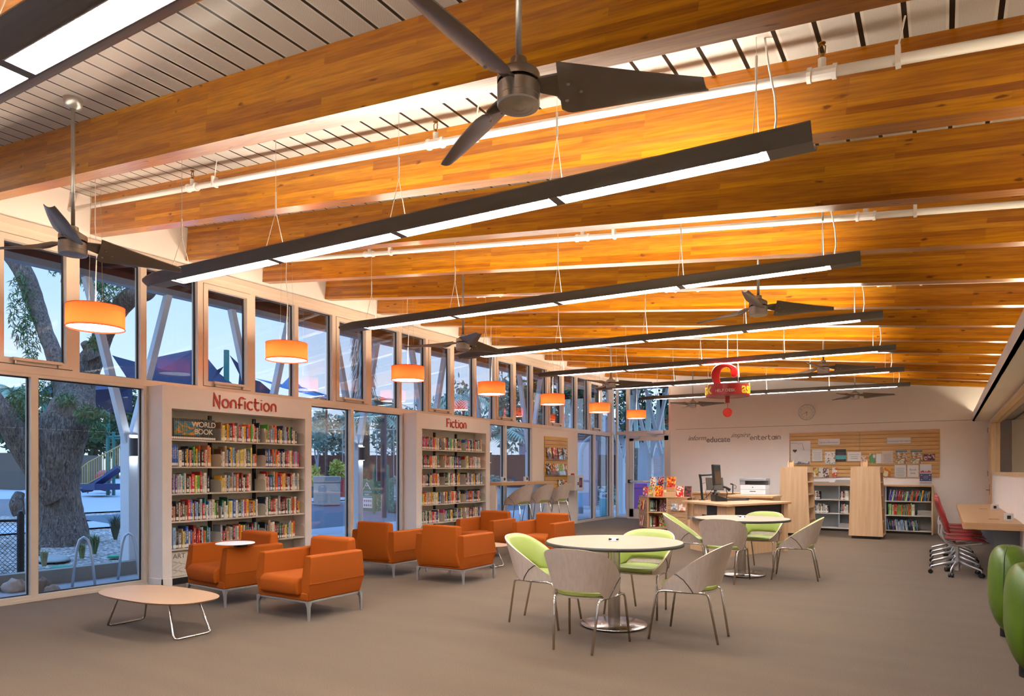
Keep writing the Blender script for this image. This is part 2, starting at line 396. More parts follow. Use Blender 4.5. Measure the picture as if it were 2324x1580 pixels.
M_EDGE = wood('ply_edge','c9a87c','e2c9a0',.45,'z')
M_LIME = mat('lime_vinyl','9aa552',.42,var=.05,nscale=8)
M_GREEN = mat('green_vinyl','4e6816',.33,var=.08,nscale=5)
M_PAPER = mat('paper','e9e4d8',.8,var=.03,nscale=60)
M_LABEL = mat('call_label','eee9de',.6,var=.12,nscale=200)
M_REDP = mat('sign_red','a80c06',.35,var=.04)
M_YEL = mat('sign_yellow','e8c21c',.4)
M_WTXT = mat('sign_white','f0e4da',.4)
M_GREYTXT = mat('grey_letters','8a7f77',.5)
M_RUST = mat('rust_letters','b23c22',.5)
E_LENS = emitmat('lamp_tube','f7f9ff',105.0)
E_UP = emitmat('uplight_lens','fff3e0',33.0)
E_DIFF = emitmat('pendant_diffuser','fff0e0',4)
E_COVE = emitmat('cove_lamp','ffeccc',16.0)
def shade_mat():
    m = bpy.data.materials.new('orange_shade'); m.use_nodes=True; nt=m.node_tree; N=nt.nodes; L=nt.links
    N.remove(N['Principled BSDF']); out=N['Material Output']
    d=N.new('ShaderNodeBsdfDiffuse'); d.inputs[0].default_value=(*lin('f47c44'),1)
    t=N.new('ShaderNodeBsdfTranslucent'); t.inputs[0].default_value=(*lin('ffa878'),1)
    mx=N.new('ShaderNodeMixShader'); mx.inputs[0].default_value=.62; L.new(d.outputs[0],mx.inputs[1]); L.new(t.outputs[0],mx.inputs[2]); L.new(mx.outputs[0],out.inputs[0])
    return m
M_SHADE = shade_mat()

# ---------------------------------------------------------------- floor, ceiling, walls
struct('floor', MB().box(-D-.1, 1.25, -2.6, 18.9, -.08, 0), carpet())
def slab(name, x0, x1, y0, y1, zfn, t, m):
    o = struct(name, MB().box(0, (x1-x0)*math.sqrt(1+SLOPE**2), y0, y1, 0, t), m)
    o.location = (x0, 0, zfn(x0)); o.rotation_euler = (0, math.atan(SLOPE), 0); return o
slab('ceiling', -D, 2.0, -2.7, 19.0, zd, .03, deckmat())
W = MB()
z4 = 4.03
W.prism([(-2.6,z4),(18.9,z4),(18.9,4.53),(-2.6,4.53)], -D-.14, -D, 'x')
W.box(-D-.10,-D, 13.95,16.28, 0,2.431)
W.box(-D-.14,-D-.02, 4.70,7.02, 0,2.43); W.box(-D-.14,-D-.02, 9.36,11.72, 0,2.43)
struct('wall_left', W, M_WALLW)
struct('trim_1', MB().box(-D-.13,-D+.025,-2.6,18.75,3.955,4.03), M_FRAME)
# back wall with a reveal line, stopping short of the entry glazing
YB = 17.75
struct('wall_back', MB().prism([(-6.05,0),(1.2,0),(1.2,zd(1.2)),(-6.05,zd(-6.05))], YB, YB+.14, 'y'), M_WALLW)
struct('trim_2', MB().box(-6.05,.82,YB-.003,YB+.001,2.486,2.494), mat('reveal_shadow','8c7c70',.8))
struct('baseboard_back', MB().box(-6.05,.82,YB-.012,YB,0,.1), M_WHITE)
struct('wall_entry', MB().box(-6.19,-6.05,YB,18.75,0,3.75), M_WALLW)
struct('wall_front', MB().box(-D-.14,1.25,-2.75,-2.6,0,4.7), M_WALLW)
# right wall: wood framed clerestory of the meeting room
XR = .82
WR = MB(); WR.box(XR,XR+.12,-2.6,YB,0,1.34); WR.box(XR,XR+.12,-2.6,YB,2.40,2.46); WR.box(XR,XR+.12,YB-.5,YB,1.34,2.4); WR.box(XR,XR+.12,-2.6,2.5,1.34,2.4)
struct('wall_right', WR, M_WALLW)
struct('wall_cove', MB().box(1.2,1.3,-2.6,YB,2.46,4.0), M_WALLW)
struct('wall_meeting', MB().box(3.2,3.3,1,YB,0,2.6).box(.94,3.3,1,YB,2.46,2.55).box(.94,3.3,1,YB,-.05,0), mat('meeting_room_paint','b7a98c',.8))
struct('wall_meeting_end', MB().box(.94,3.3,YB,YB+.1,0,2.5).box(.94,3.3,.9,1,0,2.5), mat('meeting_room_paint','b7a98c',.8))
struct('trim_3', MB().box(.515,.545,-2.6,YB,2.46,2.64).box(.515,1.2,-2.6,YB,2.46,2.49), M_WHITE)
fr = MB(); y0,y1 = 2.5, YB-.5
fr.box(XR-.02,XR+.13,y0,y1,2.36,2.42); fr.box(XR-.02,XR+.13,y0,y1,1.32,1.37)
for yy in (y0, 5.6, y1-.36, y1-.06): fr.box(XR-.02,XR+.13,yy,yy+.06,1.37,2.36)
wr = struct('window_right', fr, M_MAPLE)
new('pane', MB().box(XR+.05,XR+.056,y0,y1,1.37,2.36), M_GLASS, wr)
ml=thing('meeting_room_light','white ceiling light panel inside the meeting room','ceiling light',(1.9,9,2.44)); new('diffuser', MB().box(-.3,.3,-6.5,6.5,-.02,0), emitmat('meeting_lamp','fff2dc',5), ml)
cv=thing('cove_light','continuous hidden strip lamp glowing above the right hand soffit','ceiling light',(.68,0,2.49)); new('lamp_base', MB().box(-.05,.05,-2.5,YB-.1,0,.03), M_STEELW, cv); new('lamp_strip', MB().box(-.035,.035,-2.5,YB-.1,.031,.036), E_COVE, cv)
# door leaf standing at the far corner of that wall
dr = struct('door_2', MB().box(XR-.03,XR,16.95,YB-.03,.01,2.40), M_MAPLE)
for z in (.35,1.28,2.2): new('hinge', MB().box(XR-.045,XR-.028,YB-.06,YB-.03,z,z+.11), M_BRUSH, dr)
new('lever_handle', MB().tube([(XR-.04,17.05,1.0),(XR-.09,17.05,1.0),(XR-.09,17.16,1.0)],.009).box(XR-.04,XR-.03,17.02,17.08,.9,1.12), M_BRUSH, dr)

# ---------------------------------------------------------------- glazing of the window wall
wn = [0]
def wname(): wn[0]+=1; return 'window_%d'%wn[0]
XG0, XG1 = -D-.13, -D
def frame_yz(a,b,c,d,w=.035,x0=XG0,x1=XG1,wz=None):
    wz = wz or w
    m = MB(); m.box(x0,x1,a,a+w,c,d); m.box(x0,x1,b-w,b,c,d); m.box(x0,x1,a+w,b-w,c,c+wz); m.box(x0,x1,a+w,b-w,d-wz,d); return m
def gask(a,b,c,d,x=-D-.085):
    m=MB(); w=.012; m.box(x,x+.022,a,a+w,c,d).box(x,x+.022,b-w,b,c,d).box(x,x+.022,a+w,b-w,c,c+w).box(x,x+.022,a+w,b-w,d-w,d); return m
def fixed(a,b,c,d):
    w = struct(wname(), frame_yz(a,b,c,d), M_FRAME)
    new('gasket', gask(a+.035,b-.035,c+.035,d-.035), M_GASK, w)
    new('pane', MB().box(-D-.085,-D-.079,a+.036,b-.036,c+.036,d-.036), M_GLASS, w)
    return w
ZT0, ZT1, ZH = 2.431, 2.506, 3.874
def casement(a,b):
    w = struct(wname(), frame_yz(a,b,ZT1-.035,ZH+.035,.04), M_FRAME)
    sx0,sx1=-D-.09,-D+.012
    new('sash', frame_yz(a+.045,b-.045,ZT1+.012,ZH-.012,.062,sx0,sx1), M_FRAME, w)
    new('gasket', gask(a+.107,b-.107,ZT1+.074,ZH-.074), M_GASK, w)
    new('pane', MB().box(-D-.085,-D-.079,a+.107,b-.107,ZT1+.074,ZH-.074), M_GLASS, w)
    o = new('opener_bar', MB().box(-D+.03,-D+.065,a+.17,b-.17,ZT1+.045,ZT1+.075), M_FRAME, w)
    new('bracket', MB().box(-D+.012,-D+.05,a+.19,a+.205,ZT1+.01,ZT1+.06).box(-D+.012,-D+.05,b-.205,b-.19,ZT1+.01,ZT1+.06), M_BRUSH, o)
mul = MB()
for n in range(-2,7):
    S = 3.09+2.322*n
    casement(S-.01,S+.80)
    fixed(S+.80,S+1.565,ZT1-.035,ZH+.035)
    fixed(S+1.565,min(S+2.312,18.5),ZT1-.035,ZH+.035) if n<6 else None
struct('trim_4', MB().box(XG0,XG1+.006,-2.6,18.75,ZT0,ZT1-.03).box(XG0,XG1+.006,-2.6,18.75,ZH+.03,3.956), M_FRAME)
def low(a,m_,b):
    fixed(a,m_,.03,ZT0); fixed(m_,b,.03,ZT0)
for a,m_,b in ((-1.5,-.1,1.0),(2.33,3.475,4.69),(7.02,8.12,9.37),(11.72,12.79,13.95),(16.28,17.375,18.5)): low(a,m_,b)
struct('wall_window_pier', MB().box(-D-.12,-D,1.0,2.33,0,ZT0).box(-D-.12,-D,-2.6,-1.5,0,ZT0), M_WALLW)
struct('trim_5', MB().box(XG0,XG1+.01,-2.6,4.70,0,.03).box(XG0,XG1+.01,7.0,9.38,0,.03).box(XG0,XG1+.01,11.7,13.95,0,.03).box(XG0,XG1+.01,16.28,18.75,0,.03), M_FRAME)
struct('trim_6', MB().box(-D-.13,-D+.02,18.49,18.62,0,3.96), M_FRAME)
# entry glazing across the end of the room
YE = 18.75
def frame_xz(a,b,c,d,w=.045,y0=YE-.0,y1=YE+.12):
    m=MB(); m.box(a,a+w,y0,y1,c,d).box(b-w,b,y0,y1,c,d).box(a+w,b-w,y0,y1,c,c+w).box(a+w,b-w,y0,y1,d-w,d); return m
def fixed_x(a,b,c,d,w=.045):
    o=struct(wname(), frame_xz(a,b,c,d,w), M_FRAME); new('pane', MB().box(a+w,b-w,YE+.06,YE+.066,c+w,d-w), M_GLASS, o); return o
for a,b in ((-D+.02,-7.84),(-7.84,-6.55),(-6.55,-6.19)):
    fixed_x(a,b,2.50,3.93)
fixed_x(-D+.02,-7.84,.02,2.50); fixed_x(-6.55,-6.19,.02,2.50)
struct('wall_entry_head', MB().prism([(-D,3.93),(-6.05,3.93),(-6.05,zd(-6.05)),(-D,zd(-D))],YE,YE+.12,'y'), M_WALLW)
d1 = struct('door_1', frame_xz(-7.84,-6.55,.0,2.50,.05).box(-7.84,-6.55,YE-.02,YE+.12,2.40,2.50), M_FRAME)
lf = MB(); a,b=-7.78,-6.61; lf.box(a,a+.12,YE+.02,YE+.07,.01,2.39).box(b-.12,b,YE+.02,YE+.07,.01,2.39).box(a,b,YE+.02,YE+.07,.01,.28).box(a,b,YE+.02,YE+.07,2.26,2.39)
new('door_leaf', lf, M_FRAME, d1)
new('pane', MB().box(a+.1,b-.1,YE+.04,YE+.046,.26,2.28), M_GLASS, d1)
o = new('panic_bar', MB().tube([(a+.03,YE-.05,1.08),(b-.03,YE-.05,1.08)],.032,10), M_STEELW, d1); new('end_cap', MB().box(a-.01,a+.05,YE-.09,YE+.02,1.03,1.13), M_BLACK, o)
new('door_closer', MB().box(-7.2,-6.72,YE-.08,YE-.02,2.44,2.54).tube([(-6.8,YE-.05,2.44),(-7.05,YE-.06,2.39)],.012), M_ALU, d1)
new('magnet_lock', MB().box(-7.76,-7.45,YE-.07,YE-.02,2.33,2.40), M_ALU, d1)
# hours notice printed on the door glass
nt_ = MB(); nt_.box(-7.10,-7.09,YE+.035,YE+.039,1.30,1.80).box(-6.86,-6.85,YE+.035,YE+.039,1.30,1.80).box(-7.10,-6.85,YE+.035,YE+.039,1.79,1.80).box(-7.10,-6.85,YE+.035,YE+.039,1.30,1.31)
for i in range(13):
    w_ = .06+.045*((i*7)%5)/4; nt_.box(-6.975-w_,-6.975+w_,YE+.035,YE+.039,1.34+i*.034,1.35+i*.034)
new('printed_hours', nt_, M_WHITE, d1)
# exit sign seen at the edge of the entry
ex = thing('exit_sign','small white exit sign with green letters in the glazing beside the back wall','sign',(-6.28,YE-.06,2.72))
new('face_plate', MB().box(-.17,.17,-.02,.02,0,.24), M_WHITE, ex)
textobj('EXIT',.15,emitmat('exit_green','20c060',1.6),ex,(-.155,-.024,.06),(R(90),0,0),depth=.004)

# ---------------------------------------------------------------- glulam beams
BL = 9.9
for k in range(-5,13):
    y = 4.034+1.166*k
    o = new('ceiling_beam', MB().box(0,9.95*math.sqrt(1+SLOPE**2) if k<12 else 2.2,0,.13,0,.425), GLU)
    o.location=(-D,y,zb(-D)); o.rotation_euler=(0,math.atan(SLOPE),0)
    names = {-5:'behind the camera, nearest the end wall',-4:'behind the camera',-3:'over the camera'}
    if k<-2: lab='orange glulam ceiling beam '+names[k]
    elif k==-2: lab='glulam ceiling beam cut off by the top left corner of the view'
    elif k==-1: lab='big foremost glulam ceiling beam just behind the large near fan'
    else: lab='orange glulam ceiling beam, %s beyond the big foremost one'%ordinal(k)
    tag(o, lab, 'beam', 'glulam beams across the ceiling')

# ---------------------------------------------------------------- sprinkler pipes
def pipe(y, heads, lab):
    t = thing('sprinkler_pipe', lab, 'pipe', (-D,y,zb(-D)+.21), 0, 'white sprinkler pipes under the roof deck')
    L_=9.9; P=lambda s: Vector((s,0,-SLOPE*s))
    new('pipe_run', MB().tube([P(0.002),P(L_)],.026,12), M_PIPE, t, smooth=True)
    for hx in heads:
        s = hx+D; p=P(s)
        m=MB().tube([P(s-.07),P(s-.05),P(s-.049),P(s+.049),P(s+.05),P(s+.07)],[.038,.038,.032,.032,.038,.038],12).tube([p,p+Vector((0,0,.075))],.02,10)
        f=new('tee_fitting', m, M_PIPE, t, smooth=False)
        new('sprinkler_head', MB().tube([p+Vector((0,0,.075)),p+Vector((0,0,.10))],.010,8).tube([p+Vector((-.014,0,.10)),p+Vector((-.016,0,.135)),p+Vector((0,0,.15)),p+Vector((.016,0,.135)),p+Vector((.014,0,.10))],.004,6).lathe([(.002,.150),(.018,.152),(.018,.156),(.002,.158)],12,c=(p.x,p.y,p.z)), M_BRASS, f)
        q=P(s+.34)
        new('hanger', MB().tube([q+Vector((.03,0,zd(0)-zb(0)-.21-.012)),q+Vector((0,0,.06))],.005,6).box(q.x-.012,q.x+.012,-.03,.03,q.z-.03,q.z+.06), M_PIPE, t)
HX=[-5.94,-3.05,-.53]
pipe(1.49,[-5.9,-3.0,-.5],'white sprinkler pipe in the top left corner, above the nearest strip light')
pipe(3.82,HX,'thick white sprinkler pipe behind the big near beam and fan')
pipe(6.15,HX,'white sprinkler pipe, second one beyond the near beam')
pipe(8.48,[-5.9,-2.95,-.55],'thin looking white sprinkler pipe, third one beyond the near beam')
pipe(10.81,HX,'faraway sprinkler pipe, fourth one beyond the near beam')

# ---------------------------------------------------------------- linear strip lights
def hull(mb, xs, half, scale, zoff=0):
    """boat-shaped wing: xs stations with width factor"""
    yy=[-1,-.85,-.68,-.5,-.4,.4,.5,.68,.85,1]
    def zf(a): return .066*abs(a)**2.0
    n=len(yy)
    base=len(mb.v)
    for x,k in zip(xs,scale):
        for a in yy: mb.v.append((x, a*half*k, zf(a)*k+zoff))
        for a in yy: mb.v.append((x, a*half*k, zf(a)*k+.007+zoff))
    for i in range(len(xs)-1):
        o=base+i*2*n; p=o+2*n
        for j in range(n-1):
            if j==4: continue
            mb.f.append((o+j,o+j+1,p+j+1,p+j)); mb.m.append(0)
            mb.f.append((o+n+j+1,o+n+j,p+n+j,p+n+j+1)); mb.m.append(0)
        mb.f.append((o,p,p+n,o+n)); mb.m.append(0); mb.f.append((o+n-1,o+2*n-1,p+2*n-1,p+n-1)); mb.m.append(0)
    return mb
SEC=1.222
def fixture(y, lab):
    t=thing('strip_light', lab, 'ceiling light', (-5.66,y,3.035), .05, 'suspended strip lights')
    h=MB(); xs=[-.36,-.33,-.24,-.1,0]; hull(h,xs+[4*SEC,4*SEC+.22],.155,[.62,.74,.88,1,1,1,1])
    # close the trough beyond the lamps and between the sections
    def bridge(x0,x1):
        h.box(x0,x1,-.063,.063,.0095,.02)
    bridge(-.3,.0); bridge(4*SEC,4*SEC+.218)
    for i in range(1,4): bridge(i*SEC-.028,i*SEC+.028)
    h.box(0,4*SEC,-.066,-.060,.01,.052); h.box(0,4*SEC,.060,.066,.01,.052); h.box(0,4*SEC,-.066,.066,.052,.056)
    new('housing', h, M_HULL, t)
    tube=MB(); blades=MB(); up=MB()
    for i in range(4):
        x0=i*SEC+.03; x1=(i+1)*SEC-.03
        lv=MB()
        nb=30
        for j in range(nb):
            x=x0+(x1-x0)*(j+.5)/nb; lv.box(x-.0022,x+.0022,-.058,.058,.012,.030)
        lv.box(x0,x1,-.059,-.056,.008,.045); lv.box(x0,x1,.056,.059,.008,.045)
        l=new('louver', lv, M_WHITE, t)
        new('lamp', MB().box(x0,x1,-.05,.05,.042,.048), E_LENS, l)
    new('uplight', MB().box(.04,4*SEC-.04,-.05,.05,.057,.062), E_UP, t)
    for i in range(5):
        x=max(.06,min(4*SEC-.06,i*SEC)); X=-5.66+x; zc=zd(X)-3.035
        m=MB().tube([(x,0,zc),(x,0,.55)],.0022,5).tube([(x,0,.55),(x,0,.40)],.007,8).tube([(x,0,.40),(x-.0,-.11,.045)],.003,5).tube([(x,0,.40),(x,.11,.045)],.003,5)
        new('suspension_cable', m, M_CABLE, t)
    zc=zd(-5.66+4*SEC)-3.035; x=4*SEC-.02
    new('power_cord', MB().tube([(x,.02,zc),(x+.02,.03,zc*.75),(x+.05,.02,zc*.5),(x+.06,.0,zc*.3),(x+.04,0,.05)],.006,6), M_CORD, t, smooth=True)
for i in range(-2,6):
    y=3.50+2.33*i
    if i==-2: lab='unseen suspended strip light behind the camera'  # out of view; one more of the row, added for its light
    elif i==-1: lab='nearest strip light with white louvres, cut off by the top left corner'
    elif i==0: lab='large strip light hanging full length across the middle of the view'
    else: lab='suspended grey strip light, %s one behind the large full length one'%ordinal(i-1)
    fixture(y, lab)

# ---------------------------------------------------------------- orange drum pendants
def pendant(x,y,lab):
    t=thing('drum_pendant',lab,'pendant lamp',(x,y,2.81),0,'orange drum pendants along the window wall')
    r=.257; h=.215
    s=new('lamp_shade', MB().lathe([(r,0),(r,h),(r-.002,h),(r-.002,0)],48,cap=False), M_SHADE, t, smooth=False)
    for p in s.data.polygons: p.use_smooth=True
    new('rim', MB().tube([(r*math.cos(a),r*math.sin(a),h) for a in [2*PI*k/48 for k in range(48)]],.003,5,closed=True).tube([(r*math.cos(a),r*math.sin(a),0) for a in [2*PI*k/48 for k in range(48)]],.003,5,closed=True), mat('shade_trim','e0582a',.6), s)
    d=new('diffuser', MB().lathe([(.001,.012),(r-.004,.012),(r-.004,.016),(.001,.016)],48,cap=False), E_DIFF, t)
    for nx,ny in ((.06,.05),(-.07,.03),(0,-.08)): new('thumb_nut', MB().lathe([(.008,.004),(.008,.012)],8,c=(nx,ny,0)), M_BRUSH, d)
    hd=MB(); 
    for k in range(3):
        a=2*PI*k/3+.5; hd.tube([(0,0,.16),(.13*math.cos(a),.13*math.sin(a),.13)],.008,6); hd.blob((.15*math.cos(a),.15*math.sin(a),.10),.03,10,7)
        l=bpy.data.lights.new('pendant_bulb','POINT'); l.energy=40; l.color=lin('ffe6c8'); l.shadow_soft_size=.045
        lo=bpy.data.objects.new('pendant_bulb',l); COL.objects.link(lo); lo.location=(.15*math.cos(a),.15*math.sin(a),.112); lo.parent=t
    hd.tube([(0,0,.15),(0,0,.22)],.02,8)
    new('lamp_holder', hd, emitmat('bulb_glass','ffdcb0',2.0), t)
    zc=zd(x)-2.81
    new('cord', MB().tube([(0,0,.22),(.004,0,.5),(.02,0,.75),(-.012,0,1.05),(.0,0,zc)],.005,6), M_CORD, t, smooth=True)
    new('hanging_wire', MB().tube([(-.13,0,h),(-.09,0,zc)],.0016,4).tube([(.13,0,h),(.09,0,zc)],.0016,4), M_CABLE, t)
for k in range(7):
    pendant(-7.13+.01*k, 3.55+2.33*k, ['orange drum pendant nearest the camera, below the left ceiling fan','orange drum pendant, second from the camera, above the nonfiction shelves','orange drum pendant, third from the camera, left of the fiction shelves','orange drum pendant, fourth from the camera, above the fiction shelves','orange drum pendant, fifth from the camera, above the bar stools','orange drum pendant, second to last before the entry door','last orange drum pendant, hanging in front of the entry door'][k])

# ---------------------------------------------------------------- ceiling fans
def make_fan():
    t=thing('ceiling_fan','large near ceiling fan with three dark blades at the top centre','fan',(0,0,0),0,'three-bladed ceiling fans')
    mh=new('motor_housing', MB().lathe([(.02,.125),(.034,.118),(.036,.09),(.06,.075),(.084,.06),(.0875,.052),(.0875,.022)],36,cap=False).lathe([(.0875,.008),(.0875,-.042),(.0865,-.043),(.0875,-.044),(.0875,-.068),(.084,-.074),(.058,-.078),(.057,-.0765),(.03,-.079),(.029,-.0775),(.014,-.081),(.001,-.081)],36,cap=False), M_NICKEL, t, smooth=True)
    m=mh.modifiers.new('es','EDGE_SPLIT'); m.split_angle=R(30)
    new('slot', MB().lathe([(.078,.006),(.078,.024)],24), M_BLACK, mh)
    new('down_rod', MB().tube([(0,0,.12),(0,0,1.0)],.0125,12), M_NICKEL, t, smooth=True)
    for b in range(3):
        A=2*PI*b/3; ca,sa=math.cos(A),math.sin(A)
        def W_(r,w,z): return (r*ca-w*sa, r*sa+w*ca, z)
        def prof(r):
            q=(r-.165)/.575
            wl = .085*(1-q)**.8*.95+.03; wt = .068*(1-q)+.034
            if q<.06: wl*= .80+.2*q/.06
            return wl, wt
        bl=MB()
        nu,nv=26,9
        def fn(side):
            def f(a,c):
                r=.165+.575*a; wl,wt=prof(r); cc=c
                w=-wt+(wl+wt)*cc
                r2=r+ .03*(cc-.5)*(1-a)+ (.035*cc if a>.9 else 0)*(a-.9)/.1
                pitch=-(R(31)*(1-a)+R(13)*a)
                zz=w*math.sin(pitch)+.014*(1-(2*cc-1)**2)*-1
                return W_(r2, w*math.cos(pitch), zz+.0 + side*.0035)
            return f
        bl.grid(fn(-1),nu,nv); bl.grid(fn(1),nu,nv)
        # rim joining both skins
        o2=nu*nv
        ring=[i*nv for i in range(nu)]+[(nu-1)*nv+j for j in range(1,nv)]+[i*nv+nv-1 for i in range(nu-2,-1,-1)]+[j for j in range(nv-2,0,-1)]
        for i in range(len(ring)):
            a_,b_=ring[i],ring[(i+1)%len(ring)]; bl.f.append((a_,b_,b_+o2,a_+o2)); bl.m.append(0)
        blade=new('fan_blade', bl, M_BLADE, t, smooth=True); e=blade.modifiers.new('es','EDGE_SPLIT'); e.split_angle=R(50)
        br=MB()
        br.add([W_(.07,-.03,.02),W_(.07,.03,-.0),W_(.2,.05,-.018),W_(.26,.0,.006),W_(.2,-.045,.034), W_(.07,-.03,.028),W_(.07,.03,.008),W_(.2,.05,-.010),W_(.26,.0,.014),W_(.2,-.045,.042)],[(0,1,2,3,4),(9,8,7,6,5),(0,5,6,1),(1,6,7,2),(2,7,8,3),(3,8,9,4),(4,9,5,0)])
        new('blade_bracket', br, M_BLADE, t)
        for (r,w) in ((.20,.035),(.20,-.03),(.255,.0)):
            c=W_(r,w,-w*math.sin(R(29))-.018); new('screw', MB().blob(c,(.009,.009,.005),8,6), M_NICKEL, blade, smooth=True)
    can=new('canopy', MB().lathe([(.02,.93),(.055,.945),(.06,.99),(.06,1.0)],24,cap=False), M_NICKEL, t, smooth=True)
    return t
fan=make_fan()
fans=[(-1.47,2.38,30,None),(-5.08,2.38,86,'ceiling fan at the left edge, hanging before the first window'),
 (-1.55,7.0,34,'ceiling fan on the right, between the second and third full strip lights'),(-5.15,7.0,81,'small looking ceiling fan hanging over the left middle windows'),
 (-1.6,11.66,22,'distant ceiling fan right of the red question mark sign'),(-5.2,11.66,20,'distant ceiling fan left of the question mark sign, above the far pendants'),
 (-1.62,16.33,10,'farthest ceiling fan in front of the clock wall'),(-5.14,16.33,5,'farthest ceiling fan beside the entry glazing')]
for i,(x,y,a,lab) in enumerate(fans):
    o = fan if i==0 else dup(fan,None,None,lab)
    o.location=(x,y,3.0 if i>1 else 2.96); o.rotation_euler=(0,0,R(a))
# ---------------------------------------------------------------- shelving units set into the window wall
XF = -7.932
CN = {'1b1b1f':'black','23324f':'navy blue','2f5fb0':'blue','8fb4d6':'light blue','2f6b52':'green','5fb34a':'bright green','1f7f86':'teal','c02a26':'red','8b1f22':'dark red','e2622a':'orange','f0b41e':'yellow','e8d46a':'pale yellow','efe8d8':'white','dccdb0':'cream','a98a66':'tan','5b3a2a':'brown','6b4a8a':'purple','d2487c':'pink','7d8088':'grey','b9bcc0':'light grey','3a4a3a':'dark green','d88a6a':'salmon'}
POOL = ['efe8d8']*5+['dccdb0']*4+['1b1b1f']*5+['23324f']*4+['2f5fb0']*2+['8fb4d6']*2+['2f6b52']*2+['c02a26']*4+['8b1f22']*2+['e2622a']*3+['f0b41e']*2+['e8d46a']*2+['a98a66']*2+['5b3a2a']*2+['6b4a8a','d2487c','7d8088','7d8088','b9bcc0','b9bcc0','b9bcc0','3a4a3a','1f7f86','d88a6a','5fb34a']
def bookmesh(t, h, d):
    """spine faces +x; thickness t along y"""
    m=MB(); c=.0018
    # cover wraps round the spine
    sp=[(-d,-t/2),(-.006,-t/2),(-.001,-t/2*.72),(0,-t*.2),(0,t*.2),(-.001,t/2*.72),(-.006,t/2),(-d,t/2),(-d,t/2-c),(-.008,t/2-c),(-.008,-t/2+c),(-d,-t/2+c)]
    m.prism(sp,0,h)
    m.mi=1; m.box(-d+.003,-.008,-t/2+c,t/2-c,.003,h-.004); m.mi=0
    return m
def book(parent_x, y, z, t, h, d, colr, label, group, lean=0, lab=True, rz=0, lcol=None):
    o=new('book', bookmesh(t,h,d), [covermat(colr), M_PAPER], recalc=False)
    o.location=(parent_x,y,z); o.rotation_euler=(lean,0,rz)
    tag(o,label,'book',group)
    if lab:
        q=new('call_label', MB().box(.0002,.0012,-t*.42,t*.42,.012,.012+(.034 if t<.03 else .04)), lcol or M_LABEL, o, recalc=False)
    return o
def shelving(title, ya, yb, op0, op1, lab):
    t=thing('bookcase', lab, 'bookcase', (0,0,0))
    s=MB(); zt=ZT0-.001
    s.box(-D+.0,XF,ya,op0,0,zt).box(-D,XF,op1,yb,0,zt).box(-D,XF,op0,op1,2.155,zt)
    new('surround', s, M_BOXP, t)
    new('plinth_base', MB().box(XF-.002,XF+.012,ya-.012,op0,0,.095).box(-D+.01,XF+.012,ya-.012,ya,0,.095), M_BOXP, t); new('plinth_base', MB().box(XF-.002,XF+.012,op1,yb,0,.095), M_BOXP, t)
    new('kick_plate', MB().box(-D+.02,XF-.03,op0,op1,0,.10), M_BLACK, t)
    new('back_panel', MB().box(-D+.003,-D+.018,op0,op1,.10,2.155), M_SHELF, t)
    n=3; W_=(op1-op0)/n
    for i in (1,2): new('upright', MB().box(-D+.019,-D+.05,op0+i*W_-.02,op0+i*W_+.02,.1,2.12), M_BLACK, t)
    zs=[.10,.435,.775,1.117,1.448,1.782]
    for z in zs:
        sh=new('shelf', MB().box(-D+.04,XF-.012,op0+.004,op1-.004,z-.018,z), M_SHELF, t)
        for i in range(1,n+1):
            y=op0+i*W_-(.006 if i==n else 0)
            pts=[(-D+.05,z-.02),(XF-.012,z-.02),(XF-.012,z+.085)]+[(XF-.062+.05*math.cos(R(a)),z+.085+.05*math.sin(R(a))+.03) for a in (0,25,50,75,90)]+[(-D+.05,z+.165)]
            new('shelf_end_bracket', MB().prism([(a,b) for a,b in pts],y-.0025,y+.0025,'y'), M_SHELF, sh)
    return t,zs,W_
nf,ZS,WN=shelving('Nonfiction',4.713,7.004,4.832,6.885,'white bookcase alcove lettered Nonfiction in the window wall')
fi,_,WFI=shelving('Fiction',9.39,11.72,9.547,11.578,'white bookcase alcove lettered Fiction, farther along the window wall')
for par,word,h,yc in ((nf,'Nonfiction',.155,5.885),(fi,'Fiction',.155,10.58)):
    mb,w_=strokes(word,h,h*.135,.012)
    o=new('lettering', mb, M_RUST, par); o.location=(XF+.001,yc-w_/2,2.22); o.rotation_euler=(0,0,R(90))

SN=['bottom','fifth','fourth','third','second','top']
STUFF={}
def stuffbook(x,y,z,t,h,d,c,rz=0,lean=0,lab=True):
    M=Matrix.Translation((x,y,z))@(Matrix.Rotation(lean,4,'Y') if lean else Matrix.Identity(4))@Matrix.Rotation(rz,4,'Z')
    def put_(key,mb):
        o=STUFF.setdefault(key,MB()); o.add([M@Vector(v) for v in mb.v],mb.f)
    b=bookmesh(t,h,d); nf=len(b.f); cv=MB(); cv.v=b.v[:24]; cv.f=[f for f,m_ in zip(b.f,b.m) if m_==0]; cv.m=[0]*len(cv.f); put_(c,cv)
    pg=MB(); pg.box(-d+.003,-.008,-t/2+.0018,t/2-.0018,.003,h-.004); put_('paper',pg)
    if lab: l=MB(); l.box(.0002,.0012,-t*.42,t*.42,.012,.048); put_('label',l)
    i_=MB(); rr_=rnd.random(); z0_=h*(.36+.1*rr_); n_=rnd.randint(3,6)
    for k_ in range(n_): i_.box(.0002,.0009,-t*.2,t*.2,z0_+k_*h*.09,z0_+k_*h*.09+h*.09*rnd.uniform(.35,.8))
    cc=lin(c); put_('ink_light' if .3*cc[0]+.6*cc[1]+.1*cc[2]<.25 else 'ink_dark',i_)
